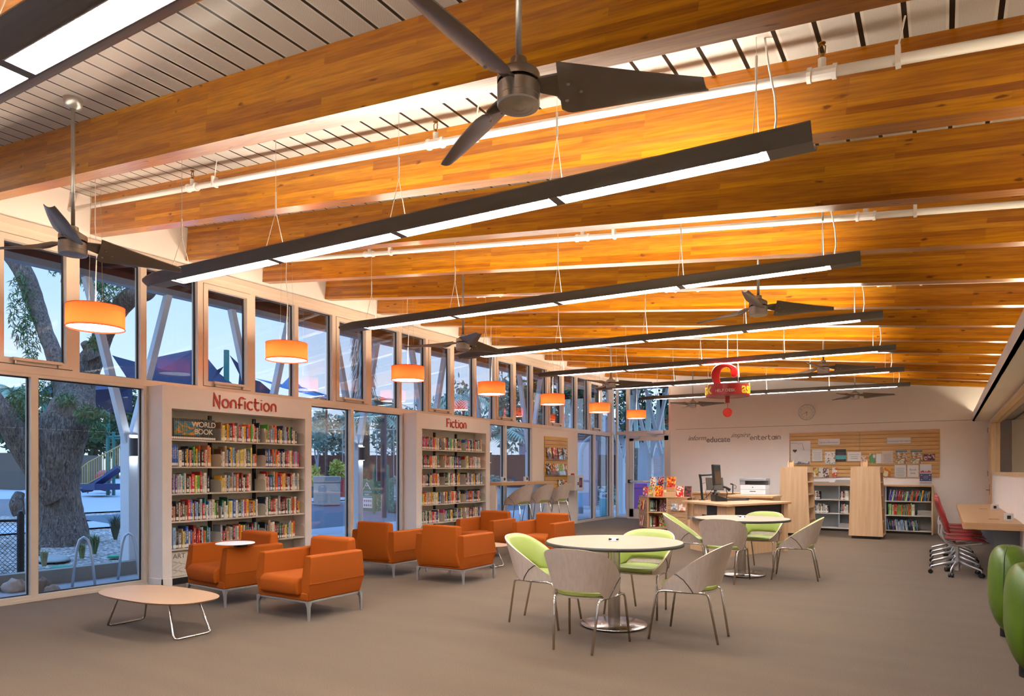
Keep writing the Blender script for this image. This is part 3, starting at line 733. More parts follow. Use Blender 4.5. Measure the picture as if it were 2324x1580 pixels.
def fill(unit, op0, W_, zs, gaps, tall, group, minshelf=1, seed=1, stuff=False):
    rg=random.Random(seed)
    for si in range(5,minshelf-1,-1):
        z=zs[si]
        cnt=0
        for sec in range(3):
            y=op0+sec*W_+.006; y1=op0+(sec+1)*W_-.012-gaps(si,sec,rg)
            if unit=='nonfiction' and si==5 and sec==0: continue
            while True:
                t=rg.choice([.017,.020,.023,.026,.03,.034,.041]) if unit=='nonfiction' else rg.choice([.022,.026,.03,.034,.038])
                if y+t>y1: break
                h=rg.gauss(*tall(si,sec)); h=max(.165,min(.272,h)); d=rg.uniform(.14,.185)
                lean=0
                c=rg.choice(POOL)
                if unit=='nonfiction' and si==4 and sec==0 and cnt<4: c='2f5fb0'; h=.268; t=.026
                cnt+=1
                big='tall ' if h>.243 else ('short ' if h<.195 else '')
                lb='%s%s book, %s from the left on the %s %s shelf'%(big,CN[c],('number %d'%cnt if cnt>30 else ordinal(cnt-1)),SN[si],unit)
                if stuff:
                    stuffbook(XF-.03-rg.uniform(0,.018),y+t/2,z+.0005,t-.0012,h,d,c); y+=t; continue
                book(XF-.03-rg.uniform(0,.018), y+t/2, z+.0005, t-.0012, h, d, c, lb, group, lean)
                y+=t
            # a leaning end piece now and then
fill('nonfiction',4.832,WN,ZS,lambda si,sec,rg:{(5,0):.3,(4,0):.12,(4,1):.10,(3,0):.14,(3,1):.2,(3,2):.04,(2,0):.0,(2,1):.09,(2,2):.05,(1,0):.1,(1,2):.14}.get((si,sec),.03+rg.uniform(0,.05)),
     lambda si,sec:(.222,.026),'books on the nonfiction shelves',1,3)
fill('fiction',9.547,WFI,ZS,lambda si,sec,rg:.03+rg.uniform(0,.10),lambda si,sec:(.218,.012),'novels on the fiction shelves',1,8,stuff=True)
# encyclopedia set on the top left shelf
def encmat():
    m=bpy.data.materials.new('encyclopedia_spines'); m.use_nodes=True; nt,N,L,b=nodes(m)
    tc=N.new('ShaderNodeTexCoord'); sep=N.new('ShaderNodeSeparateXYZ'); geo=N.new('ShaderNodeNewGeometry'); L.new(geo.outputs['Position'],sep.inputs[0])
    mp=N.new('ShaderNodeMapping'); mp.inputs['Scale'].default_value=(1,2.6,6); L.new(geo.outputs['Position'],mp.inputs['Vector'])
    nz=N.new('ShaderNodeTexNoise'); nz.inputs['Scale'].default_value=3.1; nz.inputs['Detail'].default_value=5; nz.inputs['Distortion'].default_value=1.2; L.new(mp.outputs[0],nz.inputs['Vector'])
    r=ramp(N,[(.3,'1d3b63'),(.42,'3a7fb0'),(.5,'4c8a4e'),(.56,'e06a2a'),(.62,'e8b63a'),(.7,'2a2a24')]); L.new(nz.outputs['Fac'],r.inputs[0])
    # the picture only spans the middle band of the left half
    a=math_(N,L,'LESS_THAN',math_(N,L,'ABSOLUTE',math_(N,L,'SUBTRACT',sep.outputs['Y'],5.05)),.17)
    c=math_(N,L,'LESS_THAN',math_(N,L,'ABSOLUTE',math_(N,L,'SUBTRACT',sep.outputs['Z'],1.925)),.085)
    mx=N.new('ShaderNodeMix'); mx.data_type='RGBA'; L.new(math_(N,L,'MULTIPLY',a,c),mx.inputs['Factor']); mx.inputs['A'].default_value=(*lin('3a382c'),1); L.new(r.outputs[0],mx.inputs['B'])
    L.new(mx.outputs['Result'],b.inputs['Base Color']); b.inputs['Roughness'].default_value=.35; return m
ENC=encmat(); y=4.838; vols=[]
for i in range(22):
    t=.0272; o=new('encyclopedia_volume', bookmesh(t-.001,.262,.2),[ENC,M_PAPER],recalc=False); o.location=(XF-.022,y+t/2,ZS[5]+.0005); y+=t
    tag(o,'dark encyclopedia volume, %s from the left in the picture-spine set'%ordinal(i),'book','encyclopedia set on the top nonfiction shelf')
    new('call_label', MB().box(.0002,.0012,-t*.45,t*.45,.008,.034), M_LABEL, o, recalc=False); vols.append(o)
wt=mat('spine_lettering','e6e2d2',.5)
yl=vols[12].location.y
for s,dz,dy,sz in (('WORLD',.165,.0,.095),('BOOK',.075,.035,.095)):
    o=textobj(s,sz,wt,vols[12],(.0018,5.105+dy-yl,dz),(R(90),0,R(90)),depth=.0008,spacing=.92)

# ---------------------------------------------------------------- magazine slatwall and cabinet by the entry
sw=thing('magazine_rack','tall maple slatwall panel with magazines, right of the bar stools','display panel',(0,0,0))
P_=MB(); z=.555
nsl=17; hz=(2.24-.555)/nsl
for i in range(nsl): P_.box(-D+.006,-D+.024,14.50,15.70,z+i*hz+.004,z+(i+1)*hz-.004)
new('slats', P_, wood('golden_slats','c99a48','d9ae60',.42,'y'), sw); new('backing_board', MB().box(-D+.001,-D+.007,14.505,15.695,.56,2.235), mat('slat_groove','5d431f',.7), sw)
MC=[['7d8088','3a4a3a','efe8d8'],['d2487c','e2622a','efe8d8'],['3a4a3a','a98a66','efe8d8'],['2f5fb0','23324f','efe8d8'],['1b1b1f','efe8d8','1b1b1f'],['e2622a','f0b41e','1b1b1f'],['8fb4d6','e2622a','efe8d8'],['5fb34a','e8d46a','5fb34a'],['c02a26','efe8d8','7d8088'],['8fb4d6','2f6b52','efe8d8'],['d88a6a','8b1f22','efe8d8'],['5b3a2a','f0b41e','e2622a']]
def facing(name,x,y,z,w,h,cols,label,cat,group,axis='x',tilt=.16,sc=22,seed=0,t=.012):
    """a printed item leaning back against a panel; axis x: faces +x, axis y: faces -y"""
    m=printmat('print_%s_%d'%('_'.join(cols),sc),cols,sc,seed)
    o=new(name,MB().box(-t,0,-w/2,w/2,0,h),m,recalc=False)
    o.location=(x,y,z); o.rotation_euler=(0,-tilt,0) if axis=='x' else (0,-tilt,R(-90))
    return tag(o,label,cat,group)
k=0
for row,(z,ys) in enumerate(((1.70,(14.66,14.95,15.22,15.48)),(1.30,(14.64,14.84,15.05,15.27,15.47)),(.90,(15.24,15.50)),(.62,(14.78,14.95,15.12,15.28,15.42,15.56)))):
    for j,y in enumerate(ys):
        h=.27 if row!=3 else .19
        w=.20 if row!=3 else .12
        new_o=facing('magazine',-D+.085,y,z,w,h,MC[k%12],'%s magazine from the left in the %s row of the tall slatwall panel'%(ordinal(j),['top','second','third','lowest'][row]),'magazine','magazines on the tall slatwall panel',seed=k,sc=18+k%4*5)
        new('clear_holder', MB().box(.001,.003,-w/2-.005,w/2+.005,-.02,.09).box(-.055,.003,-w/2-.005,w/2+.005,-.02,-.016), glassmat('acrylic',.6,'fdfdfd'), new_o)
        k+=1
cb=thing('alarm_cabinet','white wall cabinet with small window and red light beside the slatwall','cabinet',(-D,15.92,.88))
new('housing', MB().box(.001,.24,-.24,.24,0,.40), M_STEELW, cb, bevel=.006)
dd=new('cabinet_door', MB().box(.241,.252,-.235,.235,.005,.395), M_STEELW, cb, bevel=.003)
new('viewing_window', MB().box(.2525,.255,-.02,.15,.08,.33), M_BLACK, dd)
new('red_device', MB().box(.2552,.257,.01,.09,.14,.27), M_REDP, dd)
new('door_pull', MB().box(.2525,.27,-.11,-.09,.14,.22), M_BLACK, dd)
new('alarm_light', MB().lathe([(.05,.40),(.048,.43),(.03,.445),(.001,.448)],16,c=(.09,-.08,0)), M_REDP, cb)

# big cover turned outwards and a few books on the bottom shelf
o=new('art_book', MB().box(-.02,0,-.13,.13,0,.30), mat('art_cover','d9d2c2',.6)); o.location=(XF-.05,4.832+.14,ZS[0]+.001); tag(o,'large cream book with the word ART turned outwards on the bottom nonfiction shelf','book')
textobj('ART',.085,mat('art_ink','55504a',.6),o,(.001,-.095,.215),(R(90),0,R(90)),depth=.001)
sw_=MB()
for i in range(3): sw_.tube([(.001,-.09+.06*i+.05*math.sin(t*.7+i),.03+.011*t) for t in range(15)],.002,4)
new('cover_drawing', sw_, mat('art_grey','a39c90',.6), o)
y=4.832+2*WN+.02
for i,c in enumerate(['1b1b1f','c02a26','efe8d8','2f6b52','5fb34a','dccdb0','c02a26']):
    book(XF-.04,y+i*.034,ZS[0]+.0005,.030,.20+.01*(i%3),.16,c,'%s book, %s from the left in the short bottom row behind the armchairs'%(CN[c],ordinal(i)),'books on the nonfiction shelves')
# ---------------------------------------------------------------- orange lounge armchairs
def armchair(lab):
    """faces -y; 0.76 wide; origin on the floor under the centre"""
    t=thing('lounge_armchair',lab,'armchair',(0,0,0),0,'orange lounge armchairs')
    zb0,zm,za=.185,.345,.605
    # U-shaped body: arms as side walls whose outer face swells to a seam at mid height
    def side(sx):
        m=MB(); prof=[(.345,zb0),(.388,zm),(.372,za-.02),(.365,za),(.29,za),(.283,za-.02),(.27,.36),(.262,zb0)]
        front=[(.335,-.33),(.385,-.355),(.372,-.325),(.365,-.315),(.295,-.315),(.288,-.325),(.27,-.352),(.262,-.335)]
        back=[.34,.362,.352,.345,.345,.352,.362,.34]
        n=len(prof)
        vs=[(sx*x,front[i][1],z) for i,(x,z) in enumerate(prof)]+[(sx*x,back[i],z) for i,(x,z) in enumerate(prof)]
        m.add(vs,[tuple(range(n)),tuple(range(2*n-1,n-1,-1))]+[(i,(i+1)%n,n+(i+1)%n,n+i) for i in range(n)])
        return m
    for s in (1,-1):
        a=new('arm', side(s), M_ORANGE, t, bevel=.014, seg=3)
        new('seam', MB().tube([(s*.389,-.352,zm),(s*.389,.358,zm)],.0025,5).tube([(s*.33,-.356,zm),(s*.386,-.357,zm)],.0025,5), M_ORANGE2, a)
    b=MB(); b.prism([(-.345,zb0),(.345,zb0),(.345,.26),(-.345,.26)],-.345,.335,'y')
    new('base_frame', b, M_ORANGE, t, bevel=.012, seg=3)
    # back: panel leaning out above the arms
    bk=MB()
    vs=[(-.30,.20,.27),(.30,.20,.27),(.345,.345,.20),(-.345,.345,.20),(-.285,.215,.36),(.285,.215,.36),(.295,.385,.36),(-.295,.385,.36),
        (-.285,.245,.71),(.285,.245,.71),(.265,.36,.725),(-.265,.36,.725)]
    bk.add(vs,[(0,3,2,1),(0,1,5,4),(1,2,6,5),(2,3,7,6),(3,0,4,7),(4,5,9,8),(5,6,10,9),(6,7,11,10),(7,4,8,11),(8,9,10,11)])
    bb=new('backrest', bk, M_ORANGE, t, bevel=.03, seg=4)
    new('back_seam', MB().tube([(-.30,.352,.225),(.30,.352,.225)],.0025,5).tube([(-.30,.352,.225),(-.288,.388,.37),(-.268,.366,.69)],.0025,5).tube([(.30,.352,.225),(.288,.388,.37),(.268,.366,.69)],.0025,5), M_ORANGE2, bb)
    sc=MB()
    pr=[(-.385,.235),(-.40,.30),(-.395,.37),(-.36,.405),(.22,.395),(.22,.255)]
    sc.prism(pr,-.266,.266,'x')
    new('seat_cushion', sc, M_ORANGE, t, bevel=.024, seg=4)
    # cast base
    f=MB(); 
    for y in (-.325,.325): f.box(-.345,.345,y-.012,y+.012,.166,.184)
    for x in (-.335,.335): f.box(x-.012,x+.012,-.325,.325,.166,.184)
    new('metal_frame', f, M_ALU, t, bevel=.003)
    for sx in (-1,1):
        for sy in (-1,1):
            x,y=sx*.345,sy*.325
            l=MB(); top=[(x-.03,y-.02),(x+.03,y-.02),(x+.03,y+.02),(x-.03,y+.02)]; xx=x+sx*.012; yy=y+sy*.008
            mid=[(xx-.014,yy-.012),(xx+.014,yy-.012),(xx+.014,yy+.012),(xx-.014,yy+.012)]; bot=[(xx-.009+sx*.004,yy-.008),(xx+.009+sx*.004,yy-.008),(xx+.009+sx*.004,yy+.008),(xx-.009+sx*.004,yy+.008)]
            l.prism(mid,.13,.184,'z',top); l.prism(bot,0.0,.13,'z',mid)
            new('leg', l, M_ALU, t)
    return t
ch=[(-5.33,4.69,0,'orange armchair nearest the camera, facing the near coffee table'),
 (-6.53,4.70,-4,'orange armchair in front of the nonfiction shelves with a round tablet'),
 (-6.41,7.04,180,'orange armchair seen from behind, by the window between the bookcases'),
 (-5.31,7.07,180,'orange armchair seen from behind, standing clear in the carpet middle'),
 (-6.40,9.33,0,'orange armchair partly hidden, in front of the fiction shelves'),
 (-5.31,9.33,0,'farthest right orange armchair, between the fiction shelves and round table')]
a0=armchair(ch[0][3])
for i,(x,y,a,lab) in enumerate(ch):
    o=a0 if i==0 else dup(a0,None,None,lab)
    o.location=(x,y,0); o.rotation_euler=(0,0,R(a))
    if i==1:
        tb=new('tablet_top', MB().lathe([(.001,.635),(.19,.635),(.196,.640),(.19,.646),(.001,.646)],40,c=(.28,-.17,0),cap=False), M_STEELW, o, smooth=False)
        new('tablet_arm', MB().box(.30,.36,-.20,-.08,.607,.634), M_BLACK, tb)

# ---------------------------------------------------------------- low oval coffee tables
def coffee(lab):
    t=thing('coffee_table',lab,'coffee table',(0,0,0),0,'low oval coffee tables')
    def sup(a,b,n=56,e=2.6): return [(a*abs(math.cos(q))**(2/e)*(1 if math.cos(q)>=0 else -1), b*abs(math.sin(q))**(2/e)*(1 if math.sin(q)>=0 else -1)) for q in [2*PI*i/n for i in range(n)]]
    new('tabletop', MB().prism(sup(.645,.30),.302,.318,'z',sup(.665,.315)), M_LAM, t, bevel=.003)
    for s in (1,-1):
        xo=s*.50; xt=s*.36
        p=[(xt,-.13,.30),(xt+s*.012,-.132,.285),(xo-s*.02,-.165,.045),(xo-s*.004,-.163,.018),(xo,-.135,.010),(xo,.135,.010),(xo-s*.004,.163,.018),(xo-s*.02,.165,.045),(xt+s*.012,.132,.285),(xt,.13,.30)]
        new('leg', MB().tube(p,.0095,10), M_CHROME, t, smooth=True)
    return t
c0=coffee('pale oval coffee table with chrome sled legs, nearest the camera'); c0.location=(-5.84,3.43,0); c0.rotation_euler=(0,0,R(1))
c1=dup(c0,(-5.96,8.27,0),0,'pale oval coffee table mostly hidden behind the middle armchairs')

# ---------------------------------------------------------------- round tables
def roundtable(lab):
    t=thing('round_table',lab,'table',(0,0,0),0,'round reading tables')
    tp=new('tabletop', MB().lathe([(.001,.733),(.606,.733),(.612,.745),(.606,.762),(.001,.762)],72,cap=False), M_LAM, t)
    new('edge_band', MB().lathe([(.600,.731),(.615,.733),(.618,.745),(.615,.759),(.6065,.7625)],72,cap=False), mat('edge_rubber','2e2a28',.5), tp, smooth=True)
    new('column', MB().lathe([(.055,.022),(.055,.72),(.12,.722),(.12,.733)],32), M_BRUSH, t, smooth=False)
    b=new('base_plate', MB().lathe([(.001,.012),(.295,.010),(.30,.016),(.295,.024),(.06,.030),(.001,.030)],64,cap=False), M_BRUSH, t, smooth=True)
    for k in range(4): 
        a=R(45+90*k); new('glide', MB().lathe([(.02,0),(.02,.012)],12,c=(.25*math.cos(a),.25*math.sin(a),0)), M_DARK, b)
    p=new('power_hub', MB().lathe([(.045,.762),(.045,.772),(.03,.795),(.001,.797)],20,cap=False), M_STEELW, t)
    new('socket', MB().cbox((.038,-.012,.781),(.012,.03,.014)), M_BLACK, p); new('socket', MB().cbox((-.02,-.034,.781),(.03,.012,.014),0), M_BLACK, p); new('socket', MB().cbox((-.038,.012,.781),(.012,.03,.014)), M_BLACK, p)
    return t
t1=roundtable('pale round table with dark edge and steel pedestal, nearer one'); t1.location=(-2.52,5.72,0)
t2=dup(t1,(-2.30,9.42,0),R(20),'pale round table with dark edge, farther one before the help desk')

# ---------------------------------------------------------------- tub chairs
def sm_(a,b,x):
    t=max(0,min(1,(x-a)/(b-a))); return t*t*(3-2*t)
def tub(lab,name='tub_chair',stool=False):
    """faces +y"""
    h0=.0 if not stool else .31
    t=thing(name,lab,'chair' if not stool else 'bar stool',(0,0,0),0,'lime and beech tub chairs' if not stool else 'tub bar stools at the window counter')
    PH=R(134)
    def rim(ph,q,off=0):
        """q 0 bottom .. 1 top edge"""
        a=abs(ph)/PH
        e=2/2.7; c0_=math.cos(ph); nn=-abs(c0_)**e*(1 if c0_>=0 else -1)
        zt=.805-.355*max(0,(nn+1)/1.76)**1.05
        zl=.412+.058*(1-sm_(.30,.46,a))
        z=zl+(zt-zl)*q+h0
        k=(z-h0-.41)/.39
        bx=.238+.085*k-off; by=.232+.055*k-off; sh=-.055*k
        s_,c_=math.sin(ph),math.cos(ph); e=2/2.7
        return (bx*abs(s_)**e*(1 if s_>=0 else -1), -by*abs(c_)**e*(1 if c_>=0 else -1)+.01+sh, z)
    def shellfn(off):
        return lambda u,v: rim(-PH+2*PH*u, v, off)
    nu,nv=41,9
    o=MB(); o.grid(shellfn(0),nu,nv); o.grid(shellfn(.012),nu,nv)
    O=nu*nv
    def rimring(o,mi):
        o.mi=mi
        ring=[i*nv for i in range(nu)]+[(nu-1)*nv+j for j in range(1,nv)]+[i*nv+nv-1 for i in range(nu-2,-1,-1)]+[j for j in range(nv-2,0,-1)]
        for i in range(len(ring)):
            a,b=ring[i],ring[(i+1)%len(ring)]; o.f.append((a,b,b+O,a+O)); o.m.append(mi)
        o.mi=0
    rimring(o,1)
    sh=new('shell', o, [M_SHELL,M_EDGE], t, smooth=True); e=sh.modifiers.new('es','EDGE_SPLIT'); e.split_angle=R(40)
    # dark joints where the side pieces meet the back
    for s in (1,-1):
        pts=[]
        for i in range(9):
            q=1-i/8; yt=.05-.14*(1-q); best=min((abs(rim(s*R(g_/2),q,0)[1]-yt),g_) for g_ in range(60,250))
            pts.append(Vector(rim(s*R(best[1]/2),q,-.0015)))
        new('joint_line', MB().tube(pts,.0035,5), M_BLACK, sh)
    # padding inside
    ins=MB()
    def pad(off,a0,lo):
        def f(u,v):
            ph=(-PH+2*PH*u)*.985; q=lo+(.985-lo)*v; bulge=.016*math.sin(PI*v)**.6*math.sin(PI*min(1,max(0,u)))**.3
            return rim(ph,q,off+(bulge if a0 else 0))
        return f
    ins.grid(pad(.013,0,.16),nu,nv); ins.grid(pad(.022,1,.16),nu,nv)
    ring=[i*nv for i in range(nu)]+[(nu-1)*nv+j for j in range(1,nv)]+[i*nv+nv-1 for i in range(nu-2,-1,-1)]+[j for j in range(nv-2,0,-1)]
    for i in range(len(ring)):
        a,b=ring[i],ring[(i+1)%len(ring)]; ins.f.append((a,b,b+O,a+O)); ins.m.append(0)
    new('back_pad', ins, M_LIME, t, smooth=True)
    # seat
    def outline(k):
        pts=[]
        for i in range(40):
            q=2*PI*i/40; c_,s_=math.cos(q),math.sin(q); ex=2.6
            pts.append((.222*k*abs(c_)**(2/ex)*(1 if c_>=0 else -1), .012+.222*k*abs(s_)**(2/ex)*(1 if s_>=0 else -1)))
        return pts
    st=MB(); zz=[(.94,.424),(1.0,.432),(1.0,.452),(.94,.466),(.75,.476),(.4,.474)]
    for (k1,z1),(k2,z2) in zip(zz[:-1],zz[1:]):
        a,b=outline(k1),outline(k2); n=len(a)
        st.add([(x,y,z1+h0) for x,y in a]+[(x,y,z2+h0) for x,y in b],[(i,(i+1)%n,n+(i+1)%n,n+i) for i in range(n)])
    a=outline(.4); st.add([(x,y,.474+h0) for x,y in a],[tuple(range(40))]); a=outline(.94); st.add([(x,y,.424+h0) for x,y in a],[tuple(range(40))[::-1]])
    new('seat_pad', st, M_LIME, t, smooth=True)
    new('seat_board', MB().prism(outline(1.0),.410+h0,.4235+h0,'z'), M_SHELL, t)
    for s in (1,-1):
        fy,ry=.27,-.27
        if not stool:
            pf=[(s*.235,0,.413),(s*.238,.15,.413),(s*.242,.195,.405),(s*.247,.215,.375),(s*.268,fy,.006)]
            pr=[(s*.235,0,.413),(s*.20,-.15,.413),(s*.19,-.19,.405),(s*.185,-.205,.375),(s*.16,ry,.006)]
        else:
            pf=[(s*.2,0,.413+h0),(s*.2,.15,.413+h0),(s*.2,.18,.40+h0),(s*.26,.30,.006)]
            pr=[(s*.2,0,.413+h0),(s*.2,-.15,.413+h0),(s*.2,-.18,.40+h0),(s*.26,-.30,.006)]
        new('leg', MB().tube(pf,.0105,10), M_CHROME, t, smooth=True); new('leg', MB().tube(pr,.0105,10), M_CHROME, t, smooth=True)
    if stool: new('footrest', MB().tube([(-.225,.235,.25),(.225,.235,.25),(.225,-.235,.25),(-.225,-.235,.25)],.009,8,closed=True), M_CHROME, t, smooth=True)
    return t
tubs=[(-2.42,4.95,3,'beech shelled tub chair with its back to the camera at the nearer round table'),
 (-1.80,5.67,90,'tub chair on the right side of the nearer round table'),
 (-2.52,6.36,180,'lime padded tub chair behind the nearer round table'),
 (-3.13,5.50,-85,'tub chair on the left side of the nearer round table, lime inside showing'),
 (-2.35,8.76,5,'tub chair with its back to the camera at the farther round table'),
 (-1.62,9.45,95,'tub chair on the right side of the farther round table'),
 (-2.22,10.12,175,'lime padded tub chair behind the farther round table'),
 (-3.02,9.35,-75,'tub chair on the left side of the farther round table, before the book display')]
q0=tub(tubs[0][3])
for i,(x,y,a,lab) in enumerate(tubs):
    o=q0 if i==0 else dup(q0,None,None,lab)
    o.location=(x,y,0); o.rotation_euler=(0,0,R(a))
s0=tub('tub bar stool nearest the fiction shelves, facing the window counter','bar_stool',True); s0.location=(-7.28,11.72,0); s0.rotation_euler=(0,0,R(90))
dup(s0,(-7.28,12.55,0),R(90),'middle tub bar stool at the window counter'); dup(s0,(-7.28,13.35,0),R(90),'tub bar stool nearest the magazine panel at the window counter')
# window counter
wc=thing('window_counter','narrow maple bar counter fixed along the window behind the stools','counter',(0,0,0))
new('worktop', MB().box(-D+.012,-7.65,11.735,14.05,1.09,1.155), M_MAPLEX, wc, bevel=.004)
for yy in (11.74,13.9): new('support_panel', MB().box(-D+.02,-7.8,yy,yy+.05,0,1.089), M_WHITE, wc)
for y in (12.55,13.5): 
    g=new('power_outlet', MB().box(-8.16,-8.11,y-.07,y+.07,1.156,1.26), M_STEELW, wc); new('socket', MB().box(-8.109,-8.106,y-.03,y+.03,1.18,1.24), M_BLACK, g)
def Xat(u,Y):
    x=(u-CX)/F_PX; return (x*TC-TS)/(x*TS+TC)*Y
def Zat(u,v,Y):
    x=(u-CX)/F_PX; return CAM_H+(HY-v)/F_PX*Y/(x*TS+TC)
# ---------------------------------------------------------------- far wall: slatwall, flyers, clock, words
bs=thing('slatwall_display','wide maple slatwall full of flyers on the far wall','display panel',(0,0,0))
YS=YB-.001
p=MB(); z0,z1=1.25,2.31; n=12
for i in range(n):
    h=(z1-z0)/n
    p.box(-3.19,-1.66,YS-.028,YS-.010,z0+i*h+.004,z0+(i+1)*h-.004); p.box(-1.655,-.085,YS-.028,YS-.010,z0+i*h+.004,z0+(i+1)*h-.004)
new('slats', p, M_SLAT, bs); new('backing_board', MB().box(-3.187,-.088,YS-.010,YS-.001,z0+.003,z1-.003), mat('slat_groove','5d431f',.7), bs)
def flyer(px, cols, label, name='flyer', txt=None, tcol=None, sc=26, seed=0, cat='flyer', rows=0, holder=True):
    u0,v0,u1,v1=[a/5.642+b for a,b in zip(px,(1780,960,1780,960))]
    Y=YS-.034; xa,xb=Xat(u0,Y),Xat(u1,Y); um=(u0+u1)/2; za,zb_=Zat(um,v1,Y),Zat(um,v0,Y)
    w=xb-xa; h=zb_-za
    m=printmat('print_%s_%d'%('_'.join(cols),sc),cols,sc,seed) if len(cols)>1 else mat('sheet_'+cols[0],cols[0],.5,var=.02)
    o=new(name,MB().box(0,w,-.003,0,0,h),m,recalc=False); o.location=(xa,Y,za)
    tag(o,label,cat,'flyers on the wide slatwall')
    if holder: new('clear_holder', MB().box(-.006,w+.006,-.007,-.005,-.006,h*.98).box(-.006,w+.006,-.007,.005,-.010,-.006), glassmat('acrylic',.6,'fdfdfd'), o)
    dk=mat('print_ink','4a4244',.6)
    for (s,sz,x,z) in (txt or []):
        textobj(s,sz,tcol or dk,o,(w*x,-.0045,h*z),(R(90),0,0),depth=.0008,align='CENTER')
    if rows:
        r_=MB(); rg=random.Random(seed)
        for i in range(rows):
            ww=w*rg.uniform(.55,.82); r_.box(w*.5-ww/2,w*.5+ww/2,-.0045,-.0035,h*(.12+.7*i/rows),h*(.12+.7*i/rows)+.006)
        new('printed_lines', r_, mat('print_grey','8e8684',.6), o)
    return o,w,h
o,w,h=flyer((80,230,335,535),['e6e0da'],'large white poster with a dark heart, left end of the wide slatwall','poster',rows=0,cat='poster')
hp=[]
for i in range(40):
    a=2*PI*i/40; hp.append((w*.22+.0052*16*math.sin(a)**3*.55, h*.58+.0052*(13*math.cos(a)-5*math.cos(2*a)-2*math.cos(3*a)-math.cos(4*a))*.55))
new('printed_heart', MB().prism(hp,-.0045,-.0032,'y'), mat('heart_ink','3a2640',.5), o)
new('printed_string', MB().tube([(w*.02,-.004,h*.9),(w*.3,-.004,h*.9),(w*.42,-.004,h*.86),(w*.5,-.004,h*.9),(w*.6,-.004,h*.9),(w*.64,-.004,h*.75),(w*.68,-.004,h*.6)],.0025,5), M_BLACK, o)
fl=MB(); rg=random.Random(4)
for i in range(16): fl.box(w*(.04+.058*i),w*(.04+.058*i)+w*.035,-.0045,-.0032,h*.01,h*(.04+.1*rg.random()))
new('printed_crowd', fl, M_BLACK, o)
flyer((432,205,712,283),['e8e2da'],'white Library Information sign on the left half of the slatwall','sign',[('Library Information',.052,.5,.30)],mat('sign_blue_ink','4a62a0',.5),cat='sign')
flyer((1315,190,1618,265),['e8e2da'],'white Community Information sign on the right half of the slatwall','sign',[('Community Information',.046,.5,.32)],mat('sign_blue_ink2','5a6480',.5),cat='sign')
flyer((355,340,487,492),['e9e4dc'],'white notice with a small round seal, right of the heart poster',rows=7,seed=1)
flyer((517,372,652,527),['e9e4dc','e9e4dc','e9e4dc','7d8088','dccdb0'],'white flyer with scattered little drawings',sc=34,seed=2)
o,w,h=flyer((656,338,790,492),['2b2c33'],'black and turquoise flyer on the slatwall',rows=5,seed=3); new('printed_band', MB().box(0,w,-.0044,-.0034,h*.18,h*.5), mat('turquoise_ink','4fb0b4',.5), o)
flyer((808,372,983,492),['ebe6de'],'wide white notice with three lines of grey text',rows=0,txt=[('community room',.030,.5,.70),('reservations',.030,.5,.48),('are available',.030,.5,.26)])
flyer((985,425,1045,525),['e4dccd','d88a6a','e4dccd'],'small cream leaflet above the right hand tapered shelf unit',sc=40,seed=4)
flyer((1090,395,1165,515),['5f9a5a','e9e4dc'],'small green and white leaflet near the slatwall middle',sc=14,seed=5)
flyer((1175,395,1243,518),['efece6'],'small glossy white leaflet beside the green one')
flyer((1247,360,1393,520),['d9c7b6'],'beige newsletter page with dark heading',rows=9,seed=6)
o,w,h=flyer((1425,352,1570,522),['c9a24a','d9c9b2','8b8d6a','a85a4a','e6ddc8'],'recreation guide with blue top edge, left one of the pair','brochure',sc=30,seed=7,cat='brochure'); new('printed_band',MB().box(0,w,-.0044,-.0034,h*.86,h),mat('slate_ink','5f7f8c',.5),o)
o,w,h=flyer((1615,350,1765,522),['c9a24a','d9c9b2','8b8d6a','a85a4a','e6ddc8'],'recreation guide with blue top edge, right one of the pair','brochure',sc=30,seed=7,cat='brochure'); new('printed_band',MB().box(0,w,-.0044,-.0034,h*.86,h),mat('slate_ink','5f7f8c',.5),o)
flyer((1780,397,1930,483),['6a2f3a','a85a6a','d9b0b4','2b2022'],'dark red photo card at the right end of the slatwall',sc=38,seed=8)
flyer((358,575,430,695),['e0c66a','b0644a','efe8d8'],'yellow leaflet in the lowest slatwall row',sc=20,seed=9)
flyer((440,572,508,695),['ece6dc','ece6dc','6a5a50'],'white leaflet with a small picture, beside the yellow one',sc=22,seed=10)
flyer((510,575,572,697),['b98a84','e9e0d6','6a4a48'],'pinkish photo leaflet in the lowest slatwall row',sc=24,seed=11)
flyer((612,570,678,695),['ece6dc','ece6dc','d8603a'],'white leaflet with an orange block',sc=16,seed=12)
flyer((1268,572,1365,688),['e6a82a','f3e6c4','c9742a'],'orange and cream card right of the tapered shelf unit',sc=18,seed=13)
flyer((1412,540,1560,697),['e4dfd8'],'glossy white sheet of small print left of the Book Sale sign',rows=8,seed=14)
flyer((1575,540,1720,697),['ebe5dc'],'white Book Sale sign on the slatwall','sign',[('Book',.062,.5,.55),('Sale',.062,.5,.27)],mat('print_ink2','7a6a66',.6),cat='sign')
o,w,h=flyer((1735,530,1885,800),['e9e6ea'],'tall red white and blue event flyer at the lower right',seed=15)
new('printed_band',MB().box(0,w,-.0044,-.0034,h*.20,h*.56).box(0,w,-.0044,-.0034,h*.1,h*.12),mat('flag_blue_ink','3a3f86',.5),o)
new('printed_rays',MB().prism([(w*.05,h*.66),(w*.3,h*.72),(w*.42,h*.62),(w*.5,h*.72),(w*.58,h*.62),(w*.75,h*.72),(w*.95,h*.66),(w*.95,h*.6),(w*.05,h*.6)],-.0044,-.0034,'y'),mat('flag_red_ink','c03a3a',.5),o)
